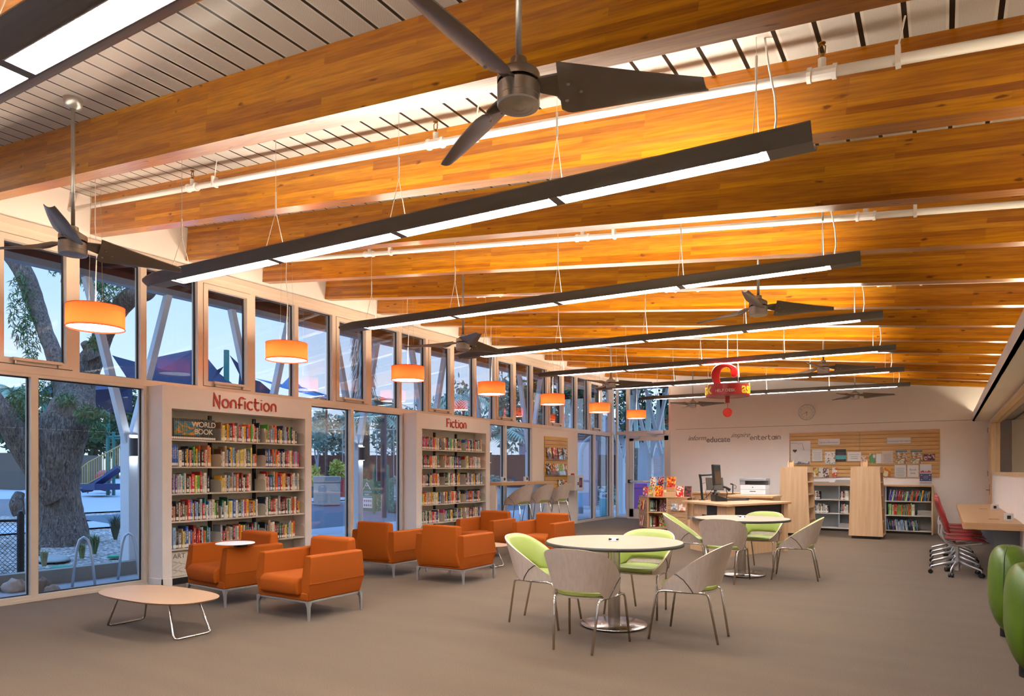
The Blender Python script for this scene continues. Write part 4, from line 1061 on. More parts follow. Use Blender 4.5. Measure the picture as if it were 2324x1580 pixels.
new('printed_stars',MB().box(w*.1,w*.2,-.0054,-.0044,h*.46,h*.50).box(w*.8,w*.9,-.0054,-.0044,h*.46,h*.50).box(w*.1,w*.2,-.0054,-.0044,h*.25,h*.29).box(w*.8,w*.9,-.0054,-.0044,h*.25,h*.29).box(w*.3,w*.7,-.0054,-.0044,h*.30,h*.31).box(w*.28,w*.72,-.0054,-.0044,h*.36,h*.37).box(w*.3,w*.7,-.0054,-.0044,h*.42,h*.43),M_PAPER,o)
# clock
ck=thing('wall_clock','round silver rimmed clock high on the far wall','clock',(-2.80,YB-.001,2.80))
new('rim', MB().lathe([(.193,0),(.193,-.03),(.187,-.04),(.172,-.035),(.170,-.02)],48,axis='y',cap=False), M_ALU, ck, smooth=True)
fc=new('face', MB().lathe([(.001,-.012),(.175,-.012)],48,axis='y',cap=False), M_PAPER, ck)
tk=MB(); tk.tube([(.125*math.cos(a),-.014,.125*math.sin(a)) for a in [2*PI*k/40 for k in range(40)]],.002,4,closed=True)
new('ring_line', tk, M_GREYTXT, fc)
for i in range(12):
    a=R(90-30*i); s=str(12 if i==0 else i)
    textobj(s,.034,M_GREYTXT,fc,(.15*math.cos(a),-.0135,.15*math.sin(a)-.012),(R(90),0,0),name='numeral',depth=.001,align='CENTER')
def hand(ang,l,w_):
    m=MB(); c_,s_=math.cos(ang),math.sin(ang); m.add([(c_*-.02-s_*w_,-.018,s_*-.02+c_*w_),(c_*-.02+s_*w_,-.018,s_*-.02-c_*w_),(c_*l+s_*w_*.4,-.018,s_*l-c_*w_*.4),(c_*l-s_*w_*.4,-.018,s_*l+c_*w_*.4),(c_*-.02-s_*w_,-.021,s_*-.02+c_*w_),(c_*-.02+s_*w_,-.021,s_*-.02-c_*w_),(c_*l+s_*w_*.4,-.021,s_*l-c_*w_*.4),(c_*l-s_*w_*.4,-.021,s_*l+c_*w_*.4)],[(0,1,2,3),(7,6,5,4),(0,4,5,1),(1,5,6,2),(2,6,7,3),(3,7,4,0)]); return m
new('clock_hand', hand(R(-88),.085,.006), M_DARK, ck); new('clock_hand', hand(R(205),.125,.004), M_DARK, ck)
# words on the wall
def word(name_, lab, u0,v_base,hgt_px,s,shear=0,offset=0,spacing=1,stroke=False,u1=None):
    X0=Xat(u0,YB); zc=Zat(u0,v_base,YB); 
    t=thing('wall_lettering',lab,'lettering',(X0,YB-.001,zc),0)
    W_=Xat(u1,YB)-X0
    if stroke:
        mb,w_=strokes(s,.165,.022,.006); k=W_/w_; 
        o=new('letters',mb,M_GREYTXT,t); o.scale=(k,1,k)
    else:
        o=textobj(s,.2,M_GREYTXT,t,(0,-.0035,0),(R(90),0,0),name='letters',depth=.006,shear=shear,offset=offset,spacing=spacing)
        k=W_/max(.01,o.dimensions.x); o.scale=(k,k,1)
    return t
word('a','grey slanted word inform, leftmost on the far wall',1561,1000,12,'inform',shear=.35,u1=1602)
word('b','bold grey word educate on the far wall',1603,1004,12,'educate',offset=.004,u1=1657)
word('c','raised slanted grey word inspire on the far wall',1658,993,12,'inspire',shear=.6,u1=1702)
word('d','rounded grey word entertain, rightmost on the far wall',1702,999,12,'entertain',stroke=True,u1=1773)

# ---------------------------------------------------------------- low bookcase along the far wall
YF=17.42
lb=thing('low_bookcase','long low steel bookcase with maple top under the slatwall','bookcase',(0,0,0))
X0,X1=-3.10,-.205
new('top_board', MB().box(X0,X1,YF-.02,YB-.002,1.045,1.075), M_MAPLEX, lb)
new('side_panel', MB().box(X1-.03,X1,YF-.015,YB-.002,0,1.044), M_MAPLE, lb); new('side_panel', MB().box(X0,X0+.03,YF-.015,YB-.002,0,1.044), M_MAPLE, lb)
M_SH2=mat('grey_steel_shelf','9fa7ad',.5,var=.03)
new('back_panel', MB().box(X0+.03,X1-.03,YB-.02,YB-.004,.07,1.044), M_SH2, lb)
new('kick_plate', MB().box(X0+.03,X1-.03,YF+.03,YF+.05,0,.065), M_BLACK, lb)
LZ=[.075,.41,.725]
for z in LZ: new('shelf', MB().box(X0+.031,X1-.031,YF,YB-.021,z-.022,z), M_SHELF, lb)
UP=[Xat(1904,YF),Xat(1960,YF),Xat(2010,YF)]
for x in UP: new('upright', MB().box(x-.012,x+.012,YF+.02,YB-.021,.07,1.044), M_SH2, lb)
rg=random.Random(11)
BC=['c02a26','2f6b52','3a4a3a','1f7f86','e2622a','f0b41e','1b1b1f','2f5fb0','5fb34a','8b1f22','efe8d8','a98a66','6b4a8a','23324f']
def lowbooks(xa,xb,row,lab,cols=None,lean=0,hm=.225,small=False):
    x=xa; n=0
    while x<xb:
        t=rg.choice([.018,.022,.026,.03]); h=min(.27,max(.15,rg.gauss(hm,.022))); c=rg.choice(cols or BC); n+=1
        if x+t>xb: break
        if lean: stuffbook(x+t/2,YF+.02,LZ[row]+.0005+abs(math.sin(lean))*t/2,t-.001,h,.17,c,R(-90),lean,False); x+=t+.004; continue
        stuffbook(x+t/2,YF+.02,LZ[row]+.0005,t-.001,h,.17,c,R(-90),0,row>0 and cols is not None and 'c02a26' not in cols); x+=t; continue
        o=book(x+t/2,YF+.02,LZ[row]+.0005+(abs(math.sin(lean))*t/2 if lean else 0),t-.001,h,.17,c,'%s%s book, %s from the left %s'%('thin ' if t<.02 else ('thick ' if t>.028 else ''),CN[c],ordinal(n-1) if n<31 else 'number %d'%n,lab),'books on the low bookcase',lab=False)
        o.rotation_euler=(0,0,R(-90))
        if lean: 
            o.rotation_euler=(Matrix.Rotation(lean,4,'Y')@Matrix.Rotation(R(-90),4,'Z')).to_euler()
        x+=t+(.0 if not lean else .004)
xr=UP[2]+.05
lowbooks(xr,X1-.06,2,'on the upper right shelf of the low bookcase',lean=R(9))
lowbooks(xr,Xat(2078,YF),1,'on the middle right shelf of the low bookcase',cols=['c02a26','5fb34a','efe8d8','e2622a','a98a66','2f6b52','dccdb0'])
lowbooks(xr,Xat(2088,YF),0,'on the bottom right shelf of the low bookcase',lean=R(-8),cols=['23324f','6b4a8a','1b1b1f','efe8d8','2f6b52','8fb4d6'])
WB=['efe8d8','dccdb0','1b1b1f','7d8088','efe8d8','8b1f22']
lowbooks(Xat(1846,YF),Xat(1863,YF),2,'on the upper left shelf of the low bookcase',cols=WB,hm=.19)
lowbooks(Xat(1848,YF),Xat(1881,YF),1,'on the middle left shelf of the low bookcase',cols=WB,hm=.19)
lowbooks(UP[0]+.03,Xat(1927,YF),2,'on the upper shelf beside the right tapered unit',cols=WB,hm=.2)
lowbooks(UP[0]+.03,Xat(1926,YF),1,'on the middle shelf beside the right tapered unit',cols=WB,hm=.19)
def papers(x,y,z,n,lab,w=.34,h=.012):
    m=MB(); rg2=random.Random(int(x*100)+n)
    for i in range(n):
        a=rg2.uniform(-.012,.012); m.box(x-w/2+a,x+w/2+a,y,y+.24,z+i*h,z+(i+1)*h-.002)
    o=new('newspaper_stack',m,mat('newsprint','a9a198',.85,var=.12,nscale=40),None,bevel=.003); tag(o,lab,'newspaper stack','free newspapers on the low bookcase')
papers(Xat(1860,YF),YF+.02,1.0755,5,'folded newspaper stack on the low bookcase, leftmost'); papers(Xat(1884,YF)+.03,YF+.03,1.0755,4,'thin folded newspaper stack in the middle of the bookcase top',.30)
papers(Xat(1912,YF)+.02,YF+.02,1.0755,9,'thickest folded newspaper stack beside the right tapered unit',.36)
papers(Xat(2099,YF),YF+.02,LZ[1]+.0005,7,'grey newspaper stack on the middle shelf at the right end',.27,.016)
papers(Xat(1915,YF),YF+.02,LZ[0]+.0005,7,'white paper stack on the bottom shelf beside the tapered unit',.2,.014)

# the remaining small books (fiction novels, low bookcase) as one object
bk=MB(); ms=[]
for key,mb in STUFF.items():
    m=M_PAPER if key=='paper' else M_LABEL if key=='label' else mat('spine_ink_light','e8e0cc',.5) if key=='ink_light' else mat('spine_ink_dark','33291f',.5) if key=='ink_dark' else mat('plain_cover_'+key,key,.4,var=.12,nscale=30)
    bk.mi=len(ms); ms.append(m); bk.add(mb.v,mb.f)
o=new('books', bk, ms, recalc=False); tag(o,'rows of small distant books on the fiction shelves and the low bookcase','books',kind='stuff')
# ---------------------------------------------------------------- tapered shelf units
def tapered(lab):
    """end panel faces -y, shelves open to +x; origin at the floor, front left corner region"""
    t=thing('tapered_shelf_unit',lab,'shelf unit',(0,0,0),0,'tapered maple shelf units')
    H=1.475; zp=.06; dpt=.80
    x0b,x1b,x0t,x1t=0,.63,.04,.57
    pr=lambda y0,y1: MB().prism([(x0b,zp),(x1b,zp),(x1t,H),(x0t,H)],y0,y1,'y')
    new('end_panel', pr(0,.03), M_PLY, t); new('end_panel', pr(dpt-.03,dpt), M_PLY, t)
    mid=MB().prism([(.28,zp),(.34,zp),(.34,H-.02),(.28,H-.02)],.03,dpt-.03,'y'); new('centre_panel', mid, M_MAPLE, t)
    xw=lambda z:(x1b+(x1t-x1b)*(z-zp)/(H-zp)); xl=lambda z:(x0b+(x0t-x0b)*(z-zp)/(H-zp))
    for z in (zp,.33,.60,.87,1.14,): new('shelf', MB().box(xl(z)+.004,xw(z)-.004,.03,dpt-.03,z,z+.022), M_MAPLE, t)
    new('top_fascia', MB().box(x0t,x1t+.004,.03,dpt-.03,H-.12,H), M_MAPLE, t)
    new('plinth', MB().box(x0b+.05,x1b-.05,.06,dpt-.06,0,zp), M_BLACK, t)
    return t
tp=tapered('right tapered maple shelf unit, seen end on before the low bookcase'); tp.location=(-1.67,15.66,0)
tq=dup(tp,(-3.03,15.60,0),0,'left tapered maple shelf unit, right of the help desk')
for (x,y,lab) in ((-2.83,15.9,'small maple sign holder on top of the left tapered unit'),(-1.40,15.9,'small leaflet holder on top of the right tapered unit')):
    o=new('card_holder', MB().box(-.06,-.04,-.05,.05,0,.14).box(.04,.06,-.05,.05,0,.14).box(-.06,.06,-.005,.005,0,.10), M_MAPLE); o.location=(x,y,1.4765); tag(o,lab,'card holder')

# ---------------------------------------------------------------- book display gondola
gd=thing('display_gondola','low slatted maple book display before the entry door','display unit',(0,0,0))
gx0,gx1,gy0,gy1,gz=-5.78,-4.84,14.98,16.1,.80
poly=[(gx0,gy0),(gx1,gy0),(gx1+.0,gy1),(gx0-.30,gy1),(gx0-.34,gy0+.36)]
new('top_board', MB().prism(poly,gz-.022,gz,'z'), M_MAPLEX, gd); new('bottom_board', MB().prism(poly,.075,.10,'z'), M_MAPLEX, gd)
new('plinth', MB().prism([(gx0+.04,gy0+.05),(gx1-.05,gy0+.05),(gx1-.05,gy1-.05),(gx0-.25,gy1-.05),(gx0-.28,gy0+.42)],0,.075,'z'), M_BLACK, gd)
M_SLAT2=wood('gondola_slats','b28a62','c69f77',.42,'x')
sl=MB(); sl2=MB()
for i in range(8):
    z=.10+i*.0845
    sl.box(-5.29,gx1,gy0+.002,gy0+.02,z+.004,z+.0805)
    # chamfered side
    a=Vector((gx0-.34,gy0+.36,0)); b=Vector((gx0,gy0,0)); nrm=Vector((b.y-a.y,-(b.x-a.x),0)).normalized()*.018
    sl2.add([(a.x,a.y,z+.004),(b.x,b.y,z+.004),(b.x-nrm.x*0+.0,b.y+.02,z+.004),(a.x+.02,a.y+.01,z+.004),(a.x,a.y,z+.0805),(b.x,b.y,z+.0805),(b.x,b.y+.02,z+.0805),(a.x+.02,a.y+.01,z+.0805)],[(0,3,2,1),(4,5,6,7),(0,1,5,4),(1,2,6,5),(2,3,7,6),(3,0,4,7)])
new('slats', sl, M_SLAT2, gd); new('slats', sl2, M_SLAT2, gd)
new('divider', MB().box(gx0,gx0+.025,gy0+.02,gy0+.4,.10,.778).box(-5.32,-5.29,gy0,gy0+.4,.10,.778).box(gx0,gx1,gy0+.4,gy0+.42,.10,.778).box(gx1-.02,gx1,gy0+.02,gy1,.10,.3).box(gx1-.02,gx1,gy1-.3,gy1,.3,.778), M_MAPLE, gd)
new('shelf', MB().box(gx0+.025,-5.32,gy0+.005,gy0+.4,.43,.452), M_MAPLE, gd)
BCOL=['c02a26','e2622a','1b1b1f','efe8d8','f0b41e','8b1f22']
def displaybook(x,y,z,w,h,cols,lab,seed=0,sc=16,rz=-90,tilt=.14):
    o=new('display_book', MB().box(-.022,0,-w/2,w/2,0,h), printmat('print_%s_%d'%('_'.join(cols),sc*2),cols,sc*2,seed),recalc=False)
    new('pages', MB().box(-.0205,-.002,-w/2+.004,w/2+.001,.003,h+.0006), M_PAPER, o)
    o.location=(x,y,z); o.rotation_euler=(0,-tilt,R(rz)); tag(o,lab,'book','books on the display gondola'); return o
yl,yu=15.12,15.52
rs=thing('book_riser','stepped maple riser carrying the upturned books on the gondola','riser',(0,0,0))
new('upper_step', MB().box(-5.92,-5.28,yu-.12,yu+.16,.801,1.0), M_MAPLEX, rs); new('easel_side', MB().box(-5.68,-5.665,yl-.02,yl+.16,.801,.95).box(-5.44,-5.425,yl-.02,yl+.16,.801,.95), M_MAPLE, rs)
new('tray', MB().box(-5.42,-5.2,yl-.03,yl+.17,.801,.90), M_MAPLE, rs)
DB=[(-5.90,yl,.801,.12,.22,['efe8d8','2f5fb0','e2622a','c02a26'],'blue and white skiing cover display book, lower row far left'),
 (-5.765,yl,.801,.12,.24,['e8d46a','5fb34a','8fb4d6','e2622a'],'yellow green display book, lower row second'),
 (-5.57,yl,.801,.19,.25,['c02a26','c02a26','f0b41e','e2622a'],'red cookbook standing upright, lower row third'),
 (-5.08,yl,.801,.17,.245,['e2622a','c02a26','efe8d8','c02a26'],'red and orange display book, lower row right of the tray'),
 (-4.92,yl+.08,.801,.17,.245,['1b1b1f','8b1f22','5b3a2a'],'dark display book at the right end of the gondola top'),
 (-5.85,yu-.04,1.001,.15,.25,['dccdb0','efe8d8','8b1f22'],'cream display book on the upper step, left'),
 (-5.66,yu-.04,1.001,.14,.25,['1b1b1f','c02a26','b9bcc0'],'dark red and grey display book on the upper step, middle'),
 (-5.41,yu-.04,1.001,.21,.25,['e2622a','c02a26','f0b41e','8b1f22'],'wide orange display book on the upper step, right')]
for i,(x,y,z,w_,h_,c_,lab) in enumerate(DB): displaybook(x,y+.06,z,w_,h_,c_,lab,seed=i)
for i,(x,z,w_,h_,c_,lab) in enumerate([(-5.43,.455,.26,.28,['5b3a2a','8b1f22','dccdb0','6b4a8a'],'large brown patterned book facing out on the upper gondola shelf'),(-5.45,.105,.24,.27,['e2622a','dccdb0','5fb34a','c02a26'],'orange patterned book facing out on the lower gondola shelf')]):
    displaybook(x-.0,gy0+.2,z,w_,h_,c_,lab,seed=20+i,sc=22,tilt=.1)
for i,(x,z) in enumerate([(-5.73,.4525),(-5.705,.4525),(-5.68,.4525),(-5.645,.4525),(-5.60,.4525),(-5.73,.1005),(-5.70,.1005),(-5.66,.1005),(-5.63,.1005)]):
    c=['2f6b52','1b1b1f','3a4a3a','1b1b1f','5b3a2a','efe8d8','2f6b52','5b3a2a','8b1f22'][i]; o=book(x,gy0+.1,z,.024,.27 if z>.4 else .24,.17,c,'%s book, %s from the left on the %s gondola shelf'%(CN[c],ordinal(i if i<5 else i-5),'upper' if i<5 else 'lower'),'books in the gondola shelves',lab=True); o.rotation_euler=(0,0,R(-90))
for i,(x,z,c_) in enumerate([(-5.13,.50,['b9bcc0','efe8d8','7d8088']),(-4.95,.50,['d88a6a','efe8d8','a98a66'])]):
    displaybook(x,gy0-.03,z,.15,.23,c_,['silver fronted book on the gondola slats, left one','tan fronted book on the gondola slats, right one'][i],seed=30+i,sc=14,tilt=.2)
a=math.degrees(math.atan2(-.34,-.36))
for i,(q,z,c_) in enumerate([(.35,.50,['c02a26','f0b41e','c02a26']),(.75,.50,['2f6b52','f0b41e']),(.45,.13,['efe8d8','c02a26'])]):
    x=gx0-.34*q-.05; y=gy0+.36*q-.05
    displaybook(x,y,z,.13,.22,c_,['red fronted book on the angled gondola side','green fronted book on the angled gondola side','white and red leaflet low on the angled gondola side'][i],seed=40+i,sc=12,rz=-135,tilt=.18)

# ---------------------------------------------------------------- help desk
hd=thing('help_desk','angled maple help desk with dark knee space behind the farther round table','desk',(0,0,0))
A=Vector((-3.98,12.02)); B=Vector((-2.92,10.98)); C_=Vector((-2.24,12.63)); Dd=Vector((-2.95,12.98)); E_=Vector((-3.22,12.22)); F_=Vector((-3.62,12.62))
top=[tuple(A),(B.x-.06,B.y+.03),(B.x,B.y),(B.x+.05,B.y+.05),tuple(C_),tuple(Dd),tuple(E_),tuple(F_)]
new('worktop', MB().prism(top,.825,.86,'z'), M_MAPLEX, hd, bevel=.004)
def inset(P,Q,t0,t1,o0,o1):
    d=(Q-P); n=Vector((-d.y,d.x)).normalized(); 
    return [tuple(P+d*t0+n*o0),tuple(P+d*t1+n*o0),tuple(P+d*t1+n*o1),tuple(P+d*t0+n*o1)]
new('drawer_box', MB().prism(inset(A,B,.22,.93,.07,.22),.65,.824,'z'), M_PLY, hd)
new('lower_shelf', MB().prism(inset(A,B,.10,.96,.03,.3),.575,.59,'z'), M_ALU, hd)
new('bracket', MB().prism(inset(A,B,.35,.37,.1,.3),.591,.649,'z').prism(inset(A,B,.85,.87,.1,.3),.591,.649,'z'), M_ALU, hd)
new('pedestal', MB().prism(inset(A,B,.05,.62,.12,.35),0,.574,'z'), M_PLY, hd)
new('side_panel', MB().prism(inset(B,C_,.92,.985,.05,.6),0,.824,'z'), M_PLY, hd)
new('knee_shade', MB().prism(inset(B,C_,.12,.92,.10,.55),.36,.82,'z'), M_BLACK, hd)  # solid black block put in for the shade of the open knee space
new('lower_panel', MB().prism(inset(B,C_,.05,.92,.14,.50),0,.345,'z'), M_PLY, hd)
new('pencil_rail', MB().prism(inset(B,C_,.05,.92,.08,.50),.345,.36,'z'), M_MAPLE, hd)
bc=thing('back_counter','maple back counter with cupboards behind the help desk','counter',(0,0,0))
new('worktop', MB().box(-4.98,-3.72,15.5,16.1,.87,.90), M_MAPLEX, bc); new('cupboard_body', MB().box(-4.96,-3.74,15.54,16.08,0,.869), M_PLY, bc)
pc=thing('printer_counter','lower maple counter carrying the printer','counter',(0,0,0))
new('worktop', MB().box(-3.70,-2.80,13.9,14.75,.86,.90), M_MAPLEX, pc); new('cupboard_body', MB().box(-3.68,-2.82,13.95,14.73,0,.859), M_PLY, pc)
def put(name,lab,cat,p,rz=0): return thing(name,lab,cat,tuple(p),rz)
# monitor on arm
p=at(1594,1134,12.45); p.z=.8605
mo=put('desk_monitor','black monitor seen edge on, held by an arm on the help desk','monitor',p)
ma=new('monitor_arm', MB().tube([(0,0,0),(0,0,.02),(-.01,0,.10),(-.03,.0,.38),(-.05,0,.47)],.022,8).tube([(-.05,0,.45),(.12,-.05,.46),(.22,-.05,.47)],.017,8).box(-.05,.05,-.05,.05,0,.012), M_BLACK, mo)
new('screen_housing', MB().cbox((.27,-.05,.46),(.035,.46,.37),0,0,R(-4)).cbox((.245,-.05,.46),(.05,.2,.18)), M_BLACK, mo, bevel=.006)
new('screen', MB().cbox((.290,-.05,.46),(.002,.42,.33),0,0,R(-4)), mat('screen_black','08090c',.12), mo)
new('monitor_cable', MB().tube([(.24,-.03,.40),(.22,-.02,.3),(.2,0,.22),(.1,0,.08),(.02,.02,.01)],.005,6).tube([(.0,.0,.3),(.06,.02,.32),(.08,.02,.24),(.05,.02,.15),(.08,.03,.01)],.004,6), M_BLACK, mo, smooth=True)
p=at(1622,1118,15.3); p.z=.9005
m2=put('counter_monitor','grey backed monitor on the back counter behind the phone','monitor',p,R(-8))
new('screen_housing', MB().cbox((0,0,.20),(.40,.035,.29),0,R(14)), mat('monitor_grey','6e6c66',.45), m2, bevel=.006); new('screen', MB().cbox((0,-.0185,.205),(.36,.003,.25),0,R(14)), mat('dull_screen','77746a',.3), m2); new('stand', MB().box(-.08,.08,-.05,.09,0,.012).box(-.03,.03,.02,.05,.012,.12), M_BLACK, m2)
p=at(1632,1137,12.0); p.z=.8605
ph=put('desk_phone','black desk phone with handset at the help desk corner','phone',p,R(40))
new('phone_body', MB().prism([(-.11,0),(.11,0),(.11,.045),(-.11,.12)],-.10,.10,'y'), M_BLACK, ph, bevel=.006); new('keypad', MB().prism([(-.04,.096),(.10,.052),(.10,.058),(-.04,.102)],-.06,.06,'y'), M_DARK, ph)
new('handset', MB().tube([(-.08,.07,.13),(-.07,.03,.16),(-.07,-.03,.16),(-.08,-.09,.13)],[.022,.015,.015,.022],8), M_BLACK, ph, smooth=True)
p=at(1648,1130,12.5); p.z=.8605
sg=put('barcode_scanner','black barcode scanner on a stand beside the desk phone','scanner',p)
new('stand', MB().lathe([(.05,0),(.05,.012),(.01,.015)],16).tube([(0,0,.01),(.02,0,.12),(-.0,0,.2)],.008,6), M_BLACK, sg); new('scanner_head', MB().tube([(-.05,0,.24),(.0,0,.23),(.07,0,.18)],[.022,.02,.03],8), M_BLACK, sg, smooth=True)
p=at(1672,1134,12.4); p.z=.8605
kb=put('keyboard','black keyboard lying on the help desk','keyboard',p,R(25)); new('key_deck', MB().box(-.2,.2,-.07,.07,0,.018), M_BLACK, kb, bevel=.004); kk=MB()
for i in range(13):
    for j in range(4): kk.box(-.19+i*.029,-.166+i*.029,-.055+j*.029,-.031+j*.029,.018,.023)
new('keys', kk, M_DARK, kb)
p=at(1697,1132,12.9); p.z=.8605
o=new('computer_mouse', MB().blob((0,0,.012),(.034,.055,.016),14,8), M_BLACK, None, smooth=True); o.location=p; tag(o,'black computer mouse right of the keyboard','mouse')
p=at(1713,1122,14.3); p.z=.9005
pr=put('laser_printer','grey and white laser printer on the printer counter','printer',p)
new('paper_trays', MB().box(-.25,.25,-.18,.2,0,.10).box(-.25,.25,-.18,.2,.105,.20), M_STEELW, pr, bevel=.008)
new('scanner_unit', MB().box(-.27,.26,-.18,.22,.285,.335).box(-.27,-.16,-.16,.22,.20,.285).box(-.16,.26,.05,.22,.20,.285), mat('printer_grey','8c8f93',.45), pr, bevel=.006)
new('output_slot', MB().box(-.155,.255,-.12,.045,.203,.215), M_BLACK, pr); new('tray_handle', MB().box(-.06,.06,-.186,-.179,.06,.075), M_DARK, pr); new('control_button', MB().box(-.01,.01,-.185,-.179,.14,.16), M_DARK, pr)
p=at(1663,1119,14.6); p.z=.9005
s2=put('receipt_scanner','small black hooked scanner left of the laser printer','scanner',p); new('stand', MB().lathe([(.045,0),(.045,.01),(.008,.014)],14).tube([(0,0,.01),(0,0,.16),(.01,-.0,.2)],.012,6).tube([(.01,0,.2),(-.05,0,.215)],.016,6).tube([(.03,0,.2),(.075,0,.16),(.06,0,.11),(.03,0,.12)],.006,6), M_BLACK, s2)

# ---------------------------------------------------------------- question mark help sign
P_=at(1651,1068,10.5); az=math.atan2(-P_.y,-P_.x)        # bearing from the sign to the room's near end
sg=thing('help_desk_sign','red hanging question mark sign with yellow ask letters over the help desk','sign',(P_.x,P_.y,0),az+PI/2)
K=10.5/1555/9.875
def q(zx,zy): return Vector(((zx-905)*K,0,CAM_H+(1068-(800+zy/9.875))/1555*10.5))
pth=[(712,760,70),(690,690,74),(662,600,82),(648,520,94),(655,450,98),(685,380,86),(735,330,66),(800,300,44),(875,292,30),(940,302,34),(990,332,44),(1036,380,62),(1050,435,78),(1030,475,90),(1000,486,80),(978,490,40)]
hk=MB(); 
# smooth the hook
pts=[q(a,b) for a,b,_ in pth]; rad=[r_*K for _,_,r_ in pth]
P2=[];R2=[]
for i in range(len(pts)-1):
    for s_ in range(4):
        u=s_/4; p0,p1,p2,p3=pts[max(0,i-1)],pts[i],pts[i+1],pts[min(len(pts)-1,i+2)]
        P2.append(.5*((2*p1)+(-p0+p2)*u+(2*p0-5*p1+4*p2-p3)*u*u+(-p0+3*p1-3*p2+p3)*u**3)); R2.append(rad[i]*(1-u)+rad[i+1]*u)
base=0; n=16
# flat-sided hook: rounded rectangle section 9 cm thick
for i,p in enumerate(P2):
    a=P2[max(0,i-1)]; b=P2[min(len(P2)-1,i+1)]; t=(b-a).normalized(); e=Vector((t.z,0,-t.x))
    for k in range(n):
        qq=2*PI*k/n; cc,ss=math.cos(qq),math.sin(qq); ex=.35
        hk.v.append(tuple(p+e*R2[i]*(abs(cc)**ex)*(1 if cc>=0 else -1)+Vector((0,.045*(abs(ss)**ex)*(1 if ss>=0 else -1),0))))
for i in range(len(P2)-1):
    for k in range(n): hk.f.append((i*n+k,i*n+(k+1)%n,(i+1)*n+(k+1)%n,(i+1)*n+k)); hk.m.append(0)
hk.f.append(tuple(range(n))[::-1]); hk.m.append(0); hk.f.append(tuple((len(P2)-1)*n+k for k in range(n))); hk.m.append(0)
new('question_hook', hk, M_REDP, sg)
RR=.325; zr0,zr1=2.535,2.70
rg_=new('ring_band', MB().lathe([(RR,zr0),(RR,zr1),(RR-.008,zr1),(RR-.008,zr0)],64,cap=False), M_REDP, sg, smooth=False)
new('ring_floor', MB().lathe([(.001,zr0+.004),(RR-.01,zr0+.004),(RR-.01,zr0+.012),(.001,zr0+.012)],48,cap=False), mat('sign_dark_red','8f120c',.5), sg)
new('stem', MB().lathe([(.034,2.435),(.034,2.535)],24), M_REDP, sg, smooth=False)
d_=new('dot', MB().lathe([(.001,-.03),(.06,-.03),(.07,-.02),(.07,.02),(.06,.03),(.001,.03)],32,c=(0,0,2.288),axis='y',cap=False), mat('dot_red','e02a10',.4), sg)
new('cord', MB().tube([(0,0,2.436),(0,0,2.35)],.004,6), mat('red_cord','9a1a10',.6), sg)
new('suspension_rod', MB().tube([(0.0,.0,2.95),(0,0,zd(P_.x))],.006,6).tube([(.16,0,2.71),(.13,0,zd(P_.x))],.002,4), M_CORD, sg)
def ringtext(s,size,ang0,z,m,name,off=0):
    me=textmesh(s,size,depth=.006,offset=off); me.materials.clear(); me.materials.append(m)
    for v in me.vertices:
        a=R(ang0)+v.co.x/RR; r_=RR+.003+v.co.z; y=v.co.y
        v.co=(r_*math.sin(a), -r_*math.cos(a), z+y)
    o=bpy.data.objects.new(name,me); COL.objects.link(o); o.parent=sg
for a in (-97,38,158): ringtext('ask',.225,a,2.562,M_YEL,'ask_lettering',.005)
ringtext('HELP DESK',.062,-33,2.575,M_WTXT,'help_desk_lettering')

